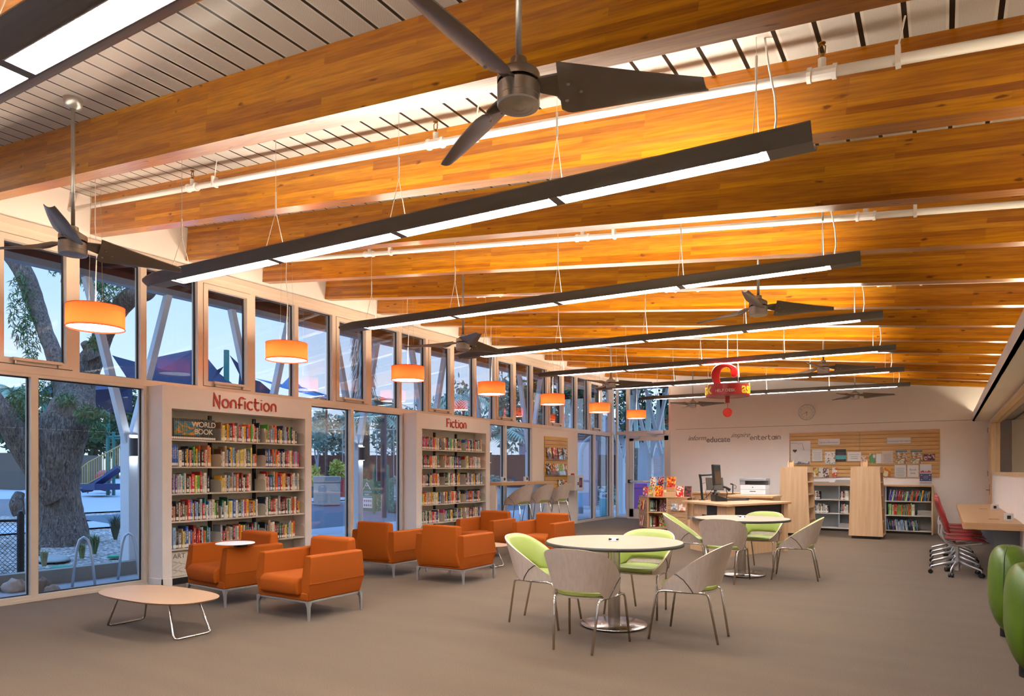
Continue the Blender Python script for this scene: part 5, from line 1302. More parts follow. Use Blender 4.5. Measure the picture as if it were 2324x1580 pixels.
# ---------------------------------------------------------------- right hand counter, red task chairs, green seats
ct=thing('study_counter','long maple study counter along the right wall','counter',(0,0,0))
new('worktop', MB().box(.20,XR-.002,10.35,16.2,.66,.745), M_MAPLEX, ct, bevel=.003)
M_LEGP=mat('grey_blue_panel','6f7684',.5)
for y in (10.75,15.9): new('support_panel', MB().box(.54,XR-.01,y,y+.04,0,.659), M_LEGP, ct)
for y in (11.0,13.9):
    o=new('power_outlet', MB().box(.66,.76,y-.05,y+.05,.746,.84), M_STEELW, ct); new('socket', MB().box(.69,.73,y-.053,y-.0505,.77,.815), M_BLACK, o)
    new('cable_slot', MB().box(.5,.62,y+.2,y+.24,.7455,.7475), M_BLACK, ct)
M_REDC=mat('red_plastic','8a0d18',.4,var=.06)
def taskchair(lab):
    """faces +x"""
    t=thing('task_chair',lab,'chair',(0,0,0),0,'red task chairs at the study counter')
    new('gas_column', MB().lathe([(.03,.06),(.03,.22),(.02,.22),(.02,.42)],16), M_ALU, t)
    for k in range(5):
        a=2*PI*k/5+PI; c_,s_=math.cos(a),math.sin(a)
        l=new('base_leg', MB().tube([(c_*.03,s_*.03,.175),(c_*.18,s_*.18,.135),(c_*.30,s_*.30,.10),(c_*.31,s_*.31,.065)],[.024,.017,.012,.010],8), M_ALU, t, smooth=True)
        new('caster', MB().tube([(c_*.31-s_*.028,s_*.31+c_*.028,.030),(c_*.31-s_*.006,s_*.31+c_*.006,.030)],.030,12).tube([(c_*.31+s_*.006,s_*.31-c_*.006,.030),(c_*.31+s_*.028,s_*.31-c_*.028,.030)],.030,12), M_BLACK, l)
    f=MB(); 
    for s in (-1,1): f.tube([(-.19,s*.19,.66),(-.20,s*.19,.54),(-.15,s*.18,.45),(-.02,s*.12,.405),(.26,s*.17,.445)],[.014,.016,.018,.016,.012],8)
    f.box(-.10,.10,-.12,.12,.395,.42)
    fr_=new('seat_frame', f, M_ALU, t, smooth=False)
    new('tilt_knob', MB().lathe([(.03,.125),(.03,.145),(.02,.15)],14,c=(-.03,0,.41),axis='y'), mat('knob_red','8a1410',.4), fr_)
    def sf(side):
        def f_(u,v):
            x=-.13+.46*u; y=(-.225+.45*v); z=.485-.012*math.sin(PI*v)-.05*max(0,u-.72)**1.2*3 + .02*max(0,.2-u)
            return (x,y*(1-.12*abs(2*u-1)**3),z+side*.012)
        return f_
    def two(fn,nu,nv):
        m=MB(); m.grid(fn(0),nu,nv); m.grid(fn(1),nu,nv); O=nu*nv
        ring=[i*nv for i in range(nu)]+[(nu-1)*nv+j for j in range(1,nv)]+[i*nv+nv-1 for i in range(nu-2,-1,-1)]+[j for j in range(nv-2,0,-1)]
        for i in range(len(ring)):
            a,b=ring[i],ring[(i+1)%len(ring)]; m.f.append((a,b,b+O,a+O)); m.m.append(0)
        return m
    new('seat', two(sf,13,11), M_REDC, t, smooth=True)
    def bf(side):
        def f_(u,v):
            z=.57+.43*u; y=(-.215+.43*v)*(1-.25*max(0,u-.55)**1.5*2-.15*(1-u)**3)
            x=-.135-.05*math.sin(PI*u*1.1)-.27*max(0,u-.35)**1.3+.035*abs(2*v-1)**2
            return (x+side*.010,y,z+.0*v)
        return f_
    new('backrest', two(bf,13,11), M_REDC, t, smooth=True)
    return t
tc0=taskchair('nearest red task chair with silver five-star base at the study counter'); tc0.location=(.15,10.95,0); tc0.rotation_euler=(0,0,R(4))
for i,lab in enumerate(['second red task chair from the camera','third red task chair from the camera','fourth red task chair from the camera','farthest red task chair at the study counter']):
    dup(tc0,(.155-.01*i,11.62+.68*i,0),R([2,-3,5,0][i]),lab)
def greenseat(lab,name='lounge_chair'):
    t=thing(name,lab,'seat',(0,0,0),0,'green vinyl seats by the right wall')
    def fn(u,v):
        a=2*PI*u; w=PI*(v*.996+.002); ex=.8; ez=.6
        s=abs(math.sin(w))**ez; c_=math.cos(w); z=(abs(c_)**ez)*(1 if c_>=0 else -1)
        x=.155*s*abs(math.cos(a))**ex*(1 if math.cos(a)>=0 else -1); y=.30*s*abs(math.sin(a))**ex*(1 if math.sin(a)>=0 else -1)
        zz=.41+.36*z; k=1-.45*max(0,(.34-zz)/.34)**1.5
        return (x*k,y*k,zz)
    b=new('padded_shell', MB().grid(fn,40,28,wrapu=True), M_GREEN, t, smooth=True)
    pts=[]
    for i in range(24):
        v=.06+.80*i/23; p=Vector(fn(.70,v)); pts.append(p+Vector((p.x,p.y,0)).normalized()*.002)
    new('seam', MB().tube(pts,.003,5), mat('seam_dark','2c3a10',.6), b, smooth=True)
    new('base', MB().lathe([(.07,.0),(.07,.07)],24), M_BLACK, t)
    return t
g0=greenseat('nearest green rounded vinyl seat, cut by the lower right edge of the view'); g0.location=(.50,5.80,0)
dup(g0,(.468,7.12,0),0,'farther green rounded vinyl seat, just before the red task chairs')
# ================================================================ outdoors
def sm(a,b,x): t=max(0,min(1,(x-a)/(b-a))); return t*t*(3-2*t)
def gz(X): return -.12+.35*sm(-12,-24,X)*1.0+.75*sm(-24,-48,X)
def G(u,v):
    d=6.0
    while d<120:
        p=at(u,v,d)
        if p.z<=gz(p.x): return p
        d+=.05
    return at(u,v,60)
def gravelmat():
    m=bpy.data.materials.new('gravel'); m.use_nodes=True; nt,N,L,b=nodes(m)
    tc=N.new('ShaderNodeTexCoord'); v=N.new('ShaderNodeTexVoronoi'); v.inputs['Scale'].default_value=22; L.new(tc.outputs['Object'],v.inputs['Vector'])
    sp=N.new('ShaderNodeSeparateColor'); L.new(v.outputs['Color'],sp.inputs[0]); r=ramp(N,[(0,'54483f'),(.4,'83766a'),(.75,'a69a8d'),(1,'c8beb2')]); L.new(sp.outputs[0],r.inputs[0])
    L.new(r.outputs[0],b.inputs['Base Color']); b.inputs['Roughness'].default_value=.9
    bp=N.new('ShaderNodeBump'); bp.inputs['Strength'].default_value=.9; bp.inputs['Distance'].default_value=.03; bp.invert=True; L.new(v.outputs['Distance'],bp.inputs['Height']); L.new(bp.outputs[0],b.inputs['Normal']); return m
M_GRAV=gravelmat(); M_CONC=mat('concrete','9a9c9e',.85,var=.08,nscale=3,bump=.1); M_ASPH=mat('asphalt','47545c',.9,var=.12,nscale=30); M_KERB=mat('kerb_concrete','8f8d84',.85,var=.12,nscale=5,bump=.15)
def patch(name,x0,x1,y0,y1,m,dz=0,n=24):
    mb=MB(); mb.grid(lambda u,v:(x0+(x1-x0)*u, y0+(y1-y0)*v, gz(x0+(x1-x0)*u)+dz),n,2)
    return struct(name,mb,m)
patch('ground',-60,-D-.14,-14,70,M_GRAV,-.03,60)
patch('ground_walk',-10.0,-D-.14,-8,9.2,M_CONC,.01,3); patch('ground_path',-13.6,-D-.14,9.2,24,M_CONC,.01,6); patch('ground_drive',-20,-13.6,9.2,24,M_ASPH,.01,8); patch('ground_plaza',-48,-21,9.2,32,M_CONC,.01,24)
patch('ground_footpath',-18.6,-17.2,-10,9.2,M_CONC,.01,3); patch('ground_court',-48,-22,-14,9.2,mat('play_surface','5b6266',.9,var=.1),.0,20); patch('ground_terrace',-D-.14,4,18.95,45,M_CONC,.01,3); patch('ground_lawn',-60,-D,24,32,M_GRAV,.02,30)
struct('trim_kerb', MB().box(-10.15,-10.0,-8,8.9,-.14,.08), M_KERB)
struct('wall_planter', MB().box(-22.0,-21.7,-10,9.0,-.1,.62), mat('pale_planter_wall','9fa3a8',.8,var=.08))
# eaves over the window wall
M_REDW=wood('unlit_red_rafter','4a1a10','6b2a18',.45,'x')  # beam wood outside; its unlit, dark red look is put into the colour
eo=MB(); eo.box(-10.75,-D-.15,-3,22,4.78,4.84); struct('ceiling_eaves', eo, mat('eaves_deck','5a2a1e',.6))
for k in range(-3,15):
    y=4.034+1.166*k
    o=new('rafter', MB().box(0,2.25,0,.13,0,.40), M_REDW); o.location=(-10.6,y,zb(-10.6)+.02); o.rotation_euler=(0,math.atan(SLOPE),0)
    tag(o, 'unlit dark red eave rafter outside the window wall, %s counted from the nearest end'%ordinal(k+3), 'rafter','eave rafters outside the windows')
struct('trim_fascia', MB().box(-10.33,-10.17,-3,22,4.13,4.22), mat('fascia_steel','8a919a',.5)); struct('trim_eaves_edge', MB().box(-10.32,-10.18,-3,22,4.22,4.31).box(-10.78,-10.74,-3,22,4.34,4.85), mat('eaves_edge_wood','4a1d14',.6))
struct('ceiling_entry_canopy', MB().box(-10.7,-3,18.95,24.0,4.40,4.5), M_REDW)
for i in range(7): 
    o=new('rafter', MB().box(-8.1+i*.0,-3.2,0,.12,0,.22), M_REDW); o.location=(0,19.3+i*.72,4.17); tag(o,'dark red rafter of the entry canopy, %s beyond the door'%ordinal(i),'rafter','entry canopy rafters')
# V columns
def vcol(x,y,lab,rz=0,ztop=4.13):
    t=thing('branching_column',lab,'column',(x,y,gz(x)),rz,'white branching steel columns')
    zt=ztop-gz(x); za=1.93-gz(x)
    new('post', MB().prism([(-.12,-.07),(.12,-.07),(.12,.07),(-.12,.07)],0,za,'z'), M_STEELW, t, bevel=.01)
    for s in (-1,1):
        m=MB(); bt=[(-.06,s*.03-.05),(.06,s*.03-.05),(.06,s*.03+.05),(-.06,s*.03+.05)]; tp=[(-.055,s*.60-.045),(.055,s*.60-.045),(.055,s*.60+.045),(-.055,s*.60+.045)]
        m.prism(bt,za-.12,zt,'z',tp); new('branch', m, M_STEELW, t)
    l=new('wall_lamp', MB().lathe([(.055,za-.32),(.055,za-.05)],20,c=(.16,0,0)), M_DARK, t)
    new('lamp_glow', MB().lathe([(.001,za-.048),(.05,za-.048)],16,c=(.16,0,0),cap=False).lathe([(.001,za-.322),(.05,za-.322)],16,c=(.16,0,0),cap=False), emitmat('column_lamp','e8f4ff',25), l)
for k in range(-1,7):
    vcol(-10.25,5.58+2.33*k,['white branching column just outside the frame to the left','white branching column outside the nearest window with a lit lamp','white branching column behind the nonfiction shelves','white branching column outside the window between the bookcases','white branching column behind the fiction shelves','white branching column outside the bar counter window','white branching column behind the magazine panel','white branching column outside the last window before the door'][k+1])
for i,(u,lab) in enumerate(((1412,'white branching column left of the entry door outside'),(1476,'white branching column seen through the left of the door glass'),(1505,'white branching column seen through the right of the door glass'))):
    X=Xat(u,22.2); vcol(X,22.2,lab,R(90),4.15)
# pale slanted banners / fins beyond the entry
M_FIN=mat('pale_green_fin','cfe6dc',.5)
for i,(ua,ub,sl_) in enumerate(((1428,1434,0),(1441,1450,-6),(1462,1474,4),(1484,1496,6),(1503,1510,-5),(1516,1523,3))):
    Y=23.0; xa,xb=Xat(ua,Y),Xat(ub,Y); k_=sl_*.02
    o=new('canopy_fin', MB().prism([(xa,2.2),(xb,2.2),(xb+k_,4.1),(xa+k_,4.1)],Y,Y+.05,'y'), M_FIN); tag(o,'pale green slanted fin beyond the entry glazing, %s from the left'%ordinal(i),'fin','pale fins beyond the entry')

# ---- the big tree
def barkmat():
    m=bpy.data.materials.new('bark'); m.use_nodes=True; nt,N,L,b=nodes(m)
    tc=N.new('ShaderNodeTexCoord'); mp=N.new('ShaderNodeMapping'); mp.inputs['Scale'].default_value=(7,7,1.6); L.new(tc.outputs['Object'],mp.inputs['Vector'])
    nz=N.new('ShaderNodeTexNoise'); nz.inputs['Scale'].default_value=3.6; nz.inputs['Detail'].default_value=9; nz.inputs['Roughness'].default_value=.7; nz.inputs['Distortion'].default_value=1.4; L.new(mp.outputs[0],nz.inputs['Vector'])
    r=ramp(N,[(.36,'43352c'),(.5,'86705f'),(.62,'ab9783'),(.75,'cbbba8')]); L.new(nz.outputs['Fac'],r.inputs[0]); L.new(r.outputs[0],b.inputs['Base Color']); b.inputs['Roughness'].default_value=.9
    bp=N.new('ShaderNodeBump'); bp.inputs['Strength'].default_value=1.0; bp.inputs['Distance'].default_value=.09; L.new(nz.outputs['Fac'],bp.inputs['Height']); L.new(bp.outputs[0],b.inputs['Normal']); return m
M_BARK=barkmat()
def limb(mb, pts, n=20, amp=.12, seed=0):
    """pts: (u,v,width px,depth)"""
    P=[];Rr=[]
    for u,v,w_,d in pts: P.append(at(u,v,d)); Rr.append(w_/2*d/F_PX*.8)
    Q=[];S=[]
    for i in range(len(P)-1):
        for s_ in range(8):
            q_=s_/8; p0,p1,p2,p3=P[max(0,i-1)],P[i],P[i+1],P[min(len(P)-1,i+2)]
            Q.append(.5*((2*p1)+(-p0+p2)*q_+(2*p0-5*p1+4*p2-p3)*q_*q_+(-p0+3*p1-3*p2+p3)*q_**3)); S.append(Rr[i]*(1-q_)+Rr[i+1]*q_)
    Q.append(P[-1]);S.append(Rr[-1])
    b0=len(mb.v); mb.tube(Q,S,n)
    for i in range(b0,len(mb.v)):
        v=Vector(mb.v[i]); c=Q[min(len(Q)-1,(i-b0)//n)]; dr=(v-c); k=1+amp*noise.noise(Vector((v.x*2.2+seed,v.y*2.2,v.z*.8)))*2+.06*noise.noise(v*6)
        mb.v[i]=tuple(c+dr*k)
    return mb
tr=thing('shade_tree','huge old tree with thick furrowed trunk filling the nearest window','tree',(0,0,0))
T=MB(); d0=13.9
limb(T,[(135,1250,190,d0),(137,1215,140,d0),(135,1165,112,d0),(132,1110,112,d0),(128,1050,135,d0),(135,1000,140,d0),(160,950,110,d0),(170,900,95,d0+.3),(190,850,72,d0+.5),(215,805,62,d0+.6),(235,760,56,d0+.6),(262,715,52,d0+.5),(300,672,46,d0+.3),(335,664,40,d0),(338,640,34,d0),(300,590,30,d0)],26,.12,1)
limb(T,[(128,1130,70,d0-.2),(95,1090,62,d0-.4),(55,1020,62,d0-.6),(20,960,66,d0-.8),(-30,900,66,d0-1.0),(-90,820,60,d0-1.2)],18,.12,5)
limb(T,[(150,960,90,d0+.1),(150,900,62,d0+.4),(130,830,46,d0+.6),(105,755,44,d0+.8),(80,690,46,d0+1),(52,620,48,d0+1.1),(25,575,50,d0+1.2),(-5,540,44,d0+1.2),(-30,470,34,d0+1.2)],18,.12,9)
limb(T,[(215,812,50,d0+.4),(200,790,34,d0+.3),(190,778,20,d0+.2)],12,.3,3); limb(T,[(45,1120,26,d0-.8),(38,1145,38,d0-.9),(44,1170,30,d0-.9)],12,.3,4)
new('trunk', T, M_BARK, tr, smooth=True)
def leafcloud(mb, blobs, size, rg, drop=0.0, aspect=3.0):
    for c,r,n in blobs:
        for _ in range(n):
            while True:
                q_=Vector((rg.uniform(-1,1),rg.uniform(-1,1),rg.uniform(-1,1)))
                if .35<q_.length<1: break
            p=Vector(c)+Vector((q_.x*r[0],q_.y*r[1],q_.z*r[2]))
            l=size*rg.uniform(.6,1.4); a=Vector((rg.gauss(0,1),rg.gauss(0,1),rg.gauss(0,1)-drop)).normalized(); b=a.orthogonal().normalized(); b=(Matrix.Rotation(rg.uniform(0,6.28),3,a)@b)*l/aspect/2; a=a*l
            mb.add([p-b*.6,p+a*.5-b,p+a,p+a*.5+b,p+b*.6],[(0,1,2,3,4)])
    return mb
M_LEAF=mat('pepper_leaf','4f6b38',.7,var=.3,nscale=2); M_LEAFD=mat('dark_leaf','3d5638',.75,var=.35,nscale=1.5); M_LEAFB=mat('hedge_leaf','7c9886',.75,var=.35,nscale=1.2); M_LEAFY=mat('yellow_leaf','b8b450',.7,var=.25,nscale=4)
rg=random.Random(5)
F=MB()
for (u,v,ru,rv,n,d) in ((45,700,22,90,650,14.6),(70,760,18,70,400,14.6),(130,590,26,40,300,14.8),(210,630,30,30,450,14.2),(250,650,40,35,600,14.0),(230,690,25,18,200,14.0),(385,650,14,25,90,14.0),(215,775,12,20,160,13.6),(90,890,40,30,600,14.2),(30,940,35,40,500,13.2),(150,905,22,18,260,13.6),(195,935,26,22,300,13.5),(225,960,22,40,420,13.6),(40,900,20,16,150,13.2)):
    c=at(u,v,d); leafcloud(F,[(c,(ru*d/F_PX,ru*d/F_PX,rv*d/F_PX),n)],.11,rg,1.2,6)
new('foliage', F, M_LEAF, tr)

# ---- background trees, palms and hedge
def tree(lab,u,vtop,vbot,wpx,d,m,n=900,size=.45,name='background_tree'):
    g=at(u,vbot,d); top=at(u,vtop,d); hgt=top.z-gz(g.x); r=wpx/2*d/F_PX
    t=thing(name,lab,'tree',(g.x,g.y,gz(g.x)),0,'trees in the background')
    new('trunk', MB().tube([(0,0,0),(.1,0,hgt*.35),(-.1,.1,hgt*.7)],[.2,.15,.08],8), M_BARK, t, smooth=True)
    mb=MB(); rg2=random.Random(u*7+vtop)
    bl=[]
    for i in range(9):
        bl.append(((rg2.uniform(-.6,.6)*r,rg2.uniform(-.5,.5)*r,hgt*rg2.uniform(.45,.86)),(r*.55,r*.5,hgt*.19),int(n*.7)//9))
    leafcloud(mb,bl,size*.8,rg2,0,2.2); new('foliage', mb, m, t)
for a in (('dark tree behind the playground stairs outside',262,850,1090,120,42,M_LEAFD,1500),('tree mass at the far left behind the old trunk',30,870,1060,130,44,M_LEAFD,1500),('broad hedge tree low behind the left pane',70,950,1075,150,40,M_LEAFD,1500),('broad tree low behind the stairs rail',215,925,1075,150,44,M_LEAFD,1500),('tree mass right of the playground behind the white column',310,900,1080,110,44,M_LEAFD,1300),
   ('bushy tree behind the big trunk',120,905,1060,120,44,M_LEAFD,1300),
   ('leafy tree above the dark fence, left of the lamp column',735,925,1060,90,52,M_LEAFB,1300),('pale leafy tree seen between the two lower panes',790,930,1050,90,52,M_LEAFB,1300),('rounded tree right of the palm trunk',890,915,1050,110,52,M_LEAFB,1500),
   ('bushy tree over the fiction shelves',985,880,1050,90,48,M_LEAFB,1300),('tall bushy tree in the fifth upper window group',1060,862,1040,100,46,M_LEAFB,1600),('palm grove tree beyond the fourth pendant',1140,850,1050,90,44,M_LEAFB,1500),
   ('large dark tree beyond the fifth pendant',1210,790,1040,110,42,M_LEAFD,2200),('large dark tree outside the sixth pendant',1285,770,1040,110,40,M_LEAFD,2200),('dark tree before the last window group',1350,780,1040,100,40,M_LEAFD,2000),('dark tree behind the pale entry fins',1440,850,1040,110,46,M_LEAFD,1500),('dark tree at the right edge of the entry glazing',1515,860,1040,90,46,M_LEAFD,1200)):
    tree(*a)
def frond(mb,base,az,length,rise,rg,droop=1.0,w_=.5,n=14):
    prev=None
    for i in range(n):
        q_=i/(n-1); p=base+Vector((math.cos(az)*length*q_, math.sin(az)*length*q_, rise*q_-droop*q_*q_*length*.7))
        if prev is not None:
            t=(p-prev).normalized(); s_=t.cross(Vector((0,0,1))).normalized()
            for sgn in (1,-1):
                l=w_*math.sin(PI*min(1,.15+q_*.85))+.05; tip=p+s_*sgn*l+t*l*.6-Vector((0,0,l*.45))
                mb.add([prev,p,tip],[(0,1,2)])
        prev=p
    return mb
M_PALM=mat('palm_green','7c947a',.6,var=.2); M_SHAG=mat('palm_thatch','aaa59b',.95,var=.25,nscale=8)
def palm(lab,u,vtop,d,wpx,thatch=True,nf=22,L_=2.2,name='palm_tree'):
    g=at(u,1080,d); z1=at(u,vtop,d).z; t=thing(name,lab,'palm',(g.x,g.y,gz(g.x)),0,'palms outside'); H_=z1-gz(g.x); r=wpx/2*d/F_PX
    rg2=random.Random(u)
    new('trunk', MB().tube([(0,0,0),(0,0,H_*.5),(0,0,H_)],[r*.5,r*.4,r*.4],10), M_BARK, t, smooth=True)
    if thatch:
        s=MB()
        for i in range(1500):
            z=rg2.uniform(.42,1)*H_; a=rg2.uniform(0,6.28); rr=r*rg2.uniform(.35,.8); l=rg2.uniform(.35,.8); p=Vector((math.cos(a)*rr,math.sin(a)*rr,z)); o=Vector((math.cos(a),math.sin(a),0)); e=Vector((-math.sin(a),math.cos(a),0))*.06
            s.add([p-e,p+e,p+o*l*.3+e*.3-Vector((0,0,l)),p+o*l*.3-e*.3-Vector((0,0,l))],[(0,1,2,3)])
        new('thatch_skirt', s, M_SHAG, t)
    f=MB()
    for i in range(nf): frond(f,Vector((0,0,H_)),6.28*i/nf+rg2.uniform(-.2,.2),L_*rg2.uniform(.8,1.15),rg2.uniform(.2,1.3)*L_*.6,rg2)
    new('fronds', f, M_PALM, t)
palm('tall palm with a shaggy thatch trunk in the middle upper windows',825,640,36,62,True,20,2.0)
palm('yucca like palm top left of the shaggy palm',741,905,40,12,False,26,.9); palm('small palm top right of the shaggy palm',866,910,40,12,False,24,1.2)
palm('feathery palm in the window between the bookcases',868,950,34,14,False,16,2.0); palm('feathery palm above the fiction alcove',1052,900,36,14,False,16,1.8); palm('palm fronds in the bar counter window',1140,985,30,12,False,16,1.7); palm('low palm at the left window edge',28,885,40,10,False,18,1.2)
# fence, field fence, low walls
def seg(name,lab,cat,ua,ub,vt,vb,d,m,t=.08,slats=0):
    a=at(ua,vb,d); b=at(ub,vb,d); zt=at((ua+ub)/2,vt,d).z; dx=(b-a); L_=Vector((dx.x,dx.y,0)).length
    o=thing(name,lab,cat,(a.x,a.y,0),math.atan2(dx.y,dx.x)); p=MB()
    if slats:
        n=int(L_/slats)
        for i in range(n): p.box(i*slats+.0,(i+1)*slats-.001,0,.025+.004*(i%2),gz(a.x)-.2,zt-((i*37)%5)*.006)
    else: p.box(0,L_,0,t,gz(a.x)-.2,zt)
    new('boards' if slats else 'panel', p, m, o); return o,L_,zt
M_FENCE=wood('fence_boards','3d1c22','5c2c30',.8,'z')
o,L_,zt=seg('board_fence','dark red brown board fence across the grounds outside','fence',700,1000,1033,1080,50,M_FENCE,slats=.14)
new('rail', MB().box(0,L_,-.05,0,zt-.4,zt-.3), M_FENCE, o)
o,L_,zt=seg('board_fence','dark board fence section beyond the bar counter windows','fence',1000,1400,1032,1084,48,M_FENCE,slats=.14)
M_WIREF=mat('galvanised','a8b2b8',.4,metal=.8)
a=at(700,1000,46); b=at(1010,1000,46); dx=b-a; o=thing('chain_link_fence','tall pale wire fence with posts above the board fence','fence',(a.x,a.y,gz(a.x)),math.atan2(dx.y,dx.x)); L_=dx.length; p=MB(); zt=at(850,975,46).z-gz(a.x)
for i in range(9): p.tube([(L_*i/8,0,0),(L_*i/8,0,zt)],.03,6)
p.tube([(0,0,zt),(L_,0,zt)],.025,6).tube([(0,0,zt-1.5),(L_,0,zt-1.5)],.025,6); new('posts_and_rails', p, M_WIREF, o)
# litter bin
p=G(742,1148); s_=(p-Vector((0,0,CAM_H))).length/F_PX
d=(p.y*TC-p.x*TS); k_=d/F_PX
tb=thing('litter_bin','square beige litter bin outside, left of the lamp column','litter bin',(p.x,p.y,p.z),R(-12)); w_=22*k_; h_=67*k_
new('body', MB().box(-w_,w_,-w_,w_,.02,h_*.77), mat('bin_beige','b8a89a',.7), tb, bevel=.03); new('lid', MB().box(-w_*1.04,w_*1.04,-w_*1.04,-w_*.85,h_*.78,h_*.97).box(-w_*1.04,w_*1.04,w_*.85,w_*1.04,h_*.78,h_*.97).box(-w_*1.04,-w_*.6,-w_*.85,w_*.85,h_*.78,h_*.97).box(w_*.6,w_*1.04,-w_*.85,w_*.85,h_*.78,h_*.97).box(-w_*1.04,w_*1.04,-w_*1.04,w_*1.04,h_*.93,h_), mat('bin_lid','ab9c90',.7), tb, bevel=.02)
new('base', MB().box(-w_*.95,w_*.95,-w_*.95,w_*.95,0,.03), M_DARK, tb)
p=G(766,1128); bu=thing('potted_shrub','variegated yellow shrub in a red planter behind the litter bin','shrub',(p.x,p.y,p.z)); d=(p.y*TC-p.x*TS); k_=d/F_PX
new('planter', MB().box(-12*k_,20*k_,-16*k_,16*k_,0,40*k_), mat('planter_red','a82a2c',.6), bu); mb=MB(); leafcloud(mb,[((0,0,62*k_),(16*k_,16*k_,20*k_),900)],.16,rg,0,1.8); new('foliage', mb, M_LEAFY, bu)
p=G(708,1130); bu=thing('potted_shrub','yellow green plant in a teal pot at the pane edge','shrub',(p.x,p.y,p.z)); new('pot', MB().lathe([(.25,0),(.42,.5),(.36,.5)],20), mat('teal_pot','1f5f68',.5), bu); mb=MB(); leafcloud(mb,[((0,0,.95),(.4,.4,.45),400)],.16,rg,0,1.8); new('foliage', mb, M_LEAFY, bu)
p=G(728,1120); d=(p.y*TC-p.x*TS); k_=d/F_PX; bt=thing('young_tree','slender pale trunked young tree left of the litter bin','tree',tuple(p)); new('trunk', MB().tube([(0,0,0),(-6*k_,0,30*k_),(-12*k_,0,60*k_),(-8*k_,0,90*k_),(-16*k_,0,120*k_)],[.09,.08,.07,.05,.03],8).tube([(-12*k_,0,60*k_),(-18*k_,0,85*k_),(-22*k_,0,110*k_)],[.05,.04,.02],7), mat('pale_bark','9a9a98',.8), bt, smooth=True)
mb=MB(); leafcloud(mb,[((-10*k_,0,125*k_),(26*k_,26*k_,28*k_),400)],.2,rg,0,3); new('foliage', mb, M_LEAFB, bt)
# green garden gate with the hunt board
M_GG=mat('gate_green','1e7a56',.5,var=.1)
pa=G(817,1162); pb=G(849,1166); dx=pb-pa; L_=Vector((dx.x,dx.y,0)).length; d=(pa.y*TC-pa.x*TS); k_=d/F_PX
gt=thing('garden_gate_board','green Scavenger Hunt board with white pictogram panel outside','sign board',(pa.x,pa.y,pa.z),math.atan2(dx.y,dx.x))
hb=76*k_; bd=new('board', MB().prism([(0,.05),(L_,.05),(L_,hb*.9)]+[(L_*(1-i/12),hb*(.93+.04*(i%2)+.03*math.sin(i))) for i in range(1,12)]+[(0,hb*.97)],0,.05,'y'), M_GG, gt)
new('notice_panel', MB().box(L_*.14,L_*.88,-.012,0,hb*.13,hb*.43), M_PAPER, bd)
ic=MB()
for i in range(5):
    for j in range(2): ic.lathe([(.001,-.016),(L_*.05,-.016)],8,c=(L_*(.22+.145*i),0,hb*(.21+.13*j)),axis='y',cap=False)
new('pictograms', ic, printmat('picto',['7a2a4a','2f6b52','d2487c','23324f','e2622a'],6,2), bd)
for s__,z_,x_ in (('SCAVENGER',.58,.5),('HUNT',.50,.5)): textobj(s__,L_*.125,M_WTXT,bd,(L_*x_,-.003,hb*z_),(R(90),0,0),depth=.004,align='CENTER')
new('line_drawing', MB().tube([(L_*.25,-.006,hb*.68),(L_*.5,-.006,hb*.88),(L_*.75,-.006,hb*.68)],.012,5).tube([(L_*(.5+.07*math.cos(a)),-.006,hb*(.82)+L_*.07*math.sin(a)) for a in [i*PI/4 for i in range(8)]],.010,5,closed=True).box(L_*.12,L_*.88,-.01,0,hb*.465,hb*.475), M_WTXT, bd)
def leafpanel(lab,ua,ub,vt,vb):
    pa=G(ua,vb); pb=G(ub,vb); dx=pb-pa; L_=Vector((dx.x,dx.y,0)).length; d=(pa.y*TC-pa.x*TS); h_=(vb-vt)*d/F_PX
    t=thing('green_gate_panel',lab,'gate',(pa.x,pa.y,pa.z),math.atan2(dx.y,dx.x),'green cut-out gate panels'); b=new('panel', MB().box(0,L_,0,.04,.08,h_), M_GG, t)
    c=MB(); rg2=random.Random(ua)
    for i in range(26): c.cbox((L_*rg2.uniform(.12,.88),-.004,h_*rg2.uniform(.12,.92)),(L_*.09,.006,h_*.05),0,0,rg2.uniform(0,3))
    new('cut_out_pattern', c, mat('cutout_pale','8fc2b4',.6), b)
leafpanel('green gate panel with leaf cut-outs right of the hunt board',852,865,1092,1166); leafpanel('green gate panel with square cut-outs, rightmost',884,894,1094,1168)
for i,(u,vt,vb,w_,m,lab) in enumerate(((849,1055,1168,6,M_GG,'green round gate post left of the dark pole'),(880,1055,1160,6,M_GG,'green round gate post right of the dark pole'),(872,925,1176,11,mat('navy_pole','2a3644',.45),'thick navy pole of the shade sails in the middle window'))):
    p=G(u,vb); d=(p.y*TC-p.x*TS); h_=(vb-vt)*d/F_PX; r_=w_/2*d/F_PX; o=new('sail_pole' if i==2 else 'gate_post', MB().lathe([(r_,0),(r_,h_-.05),(r_*.6,h_)],20), m, None, smooth=False); o.location=p; tag(o,lab,'pole' if i==2 else 'post')
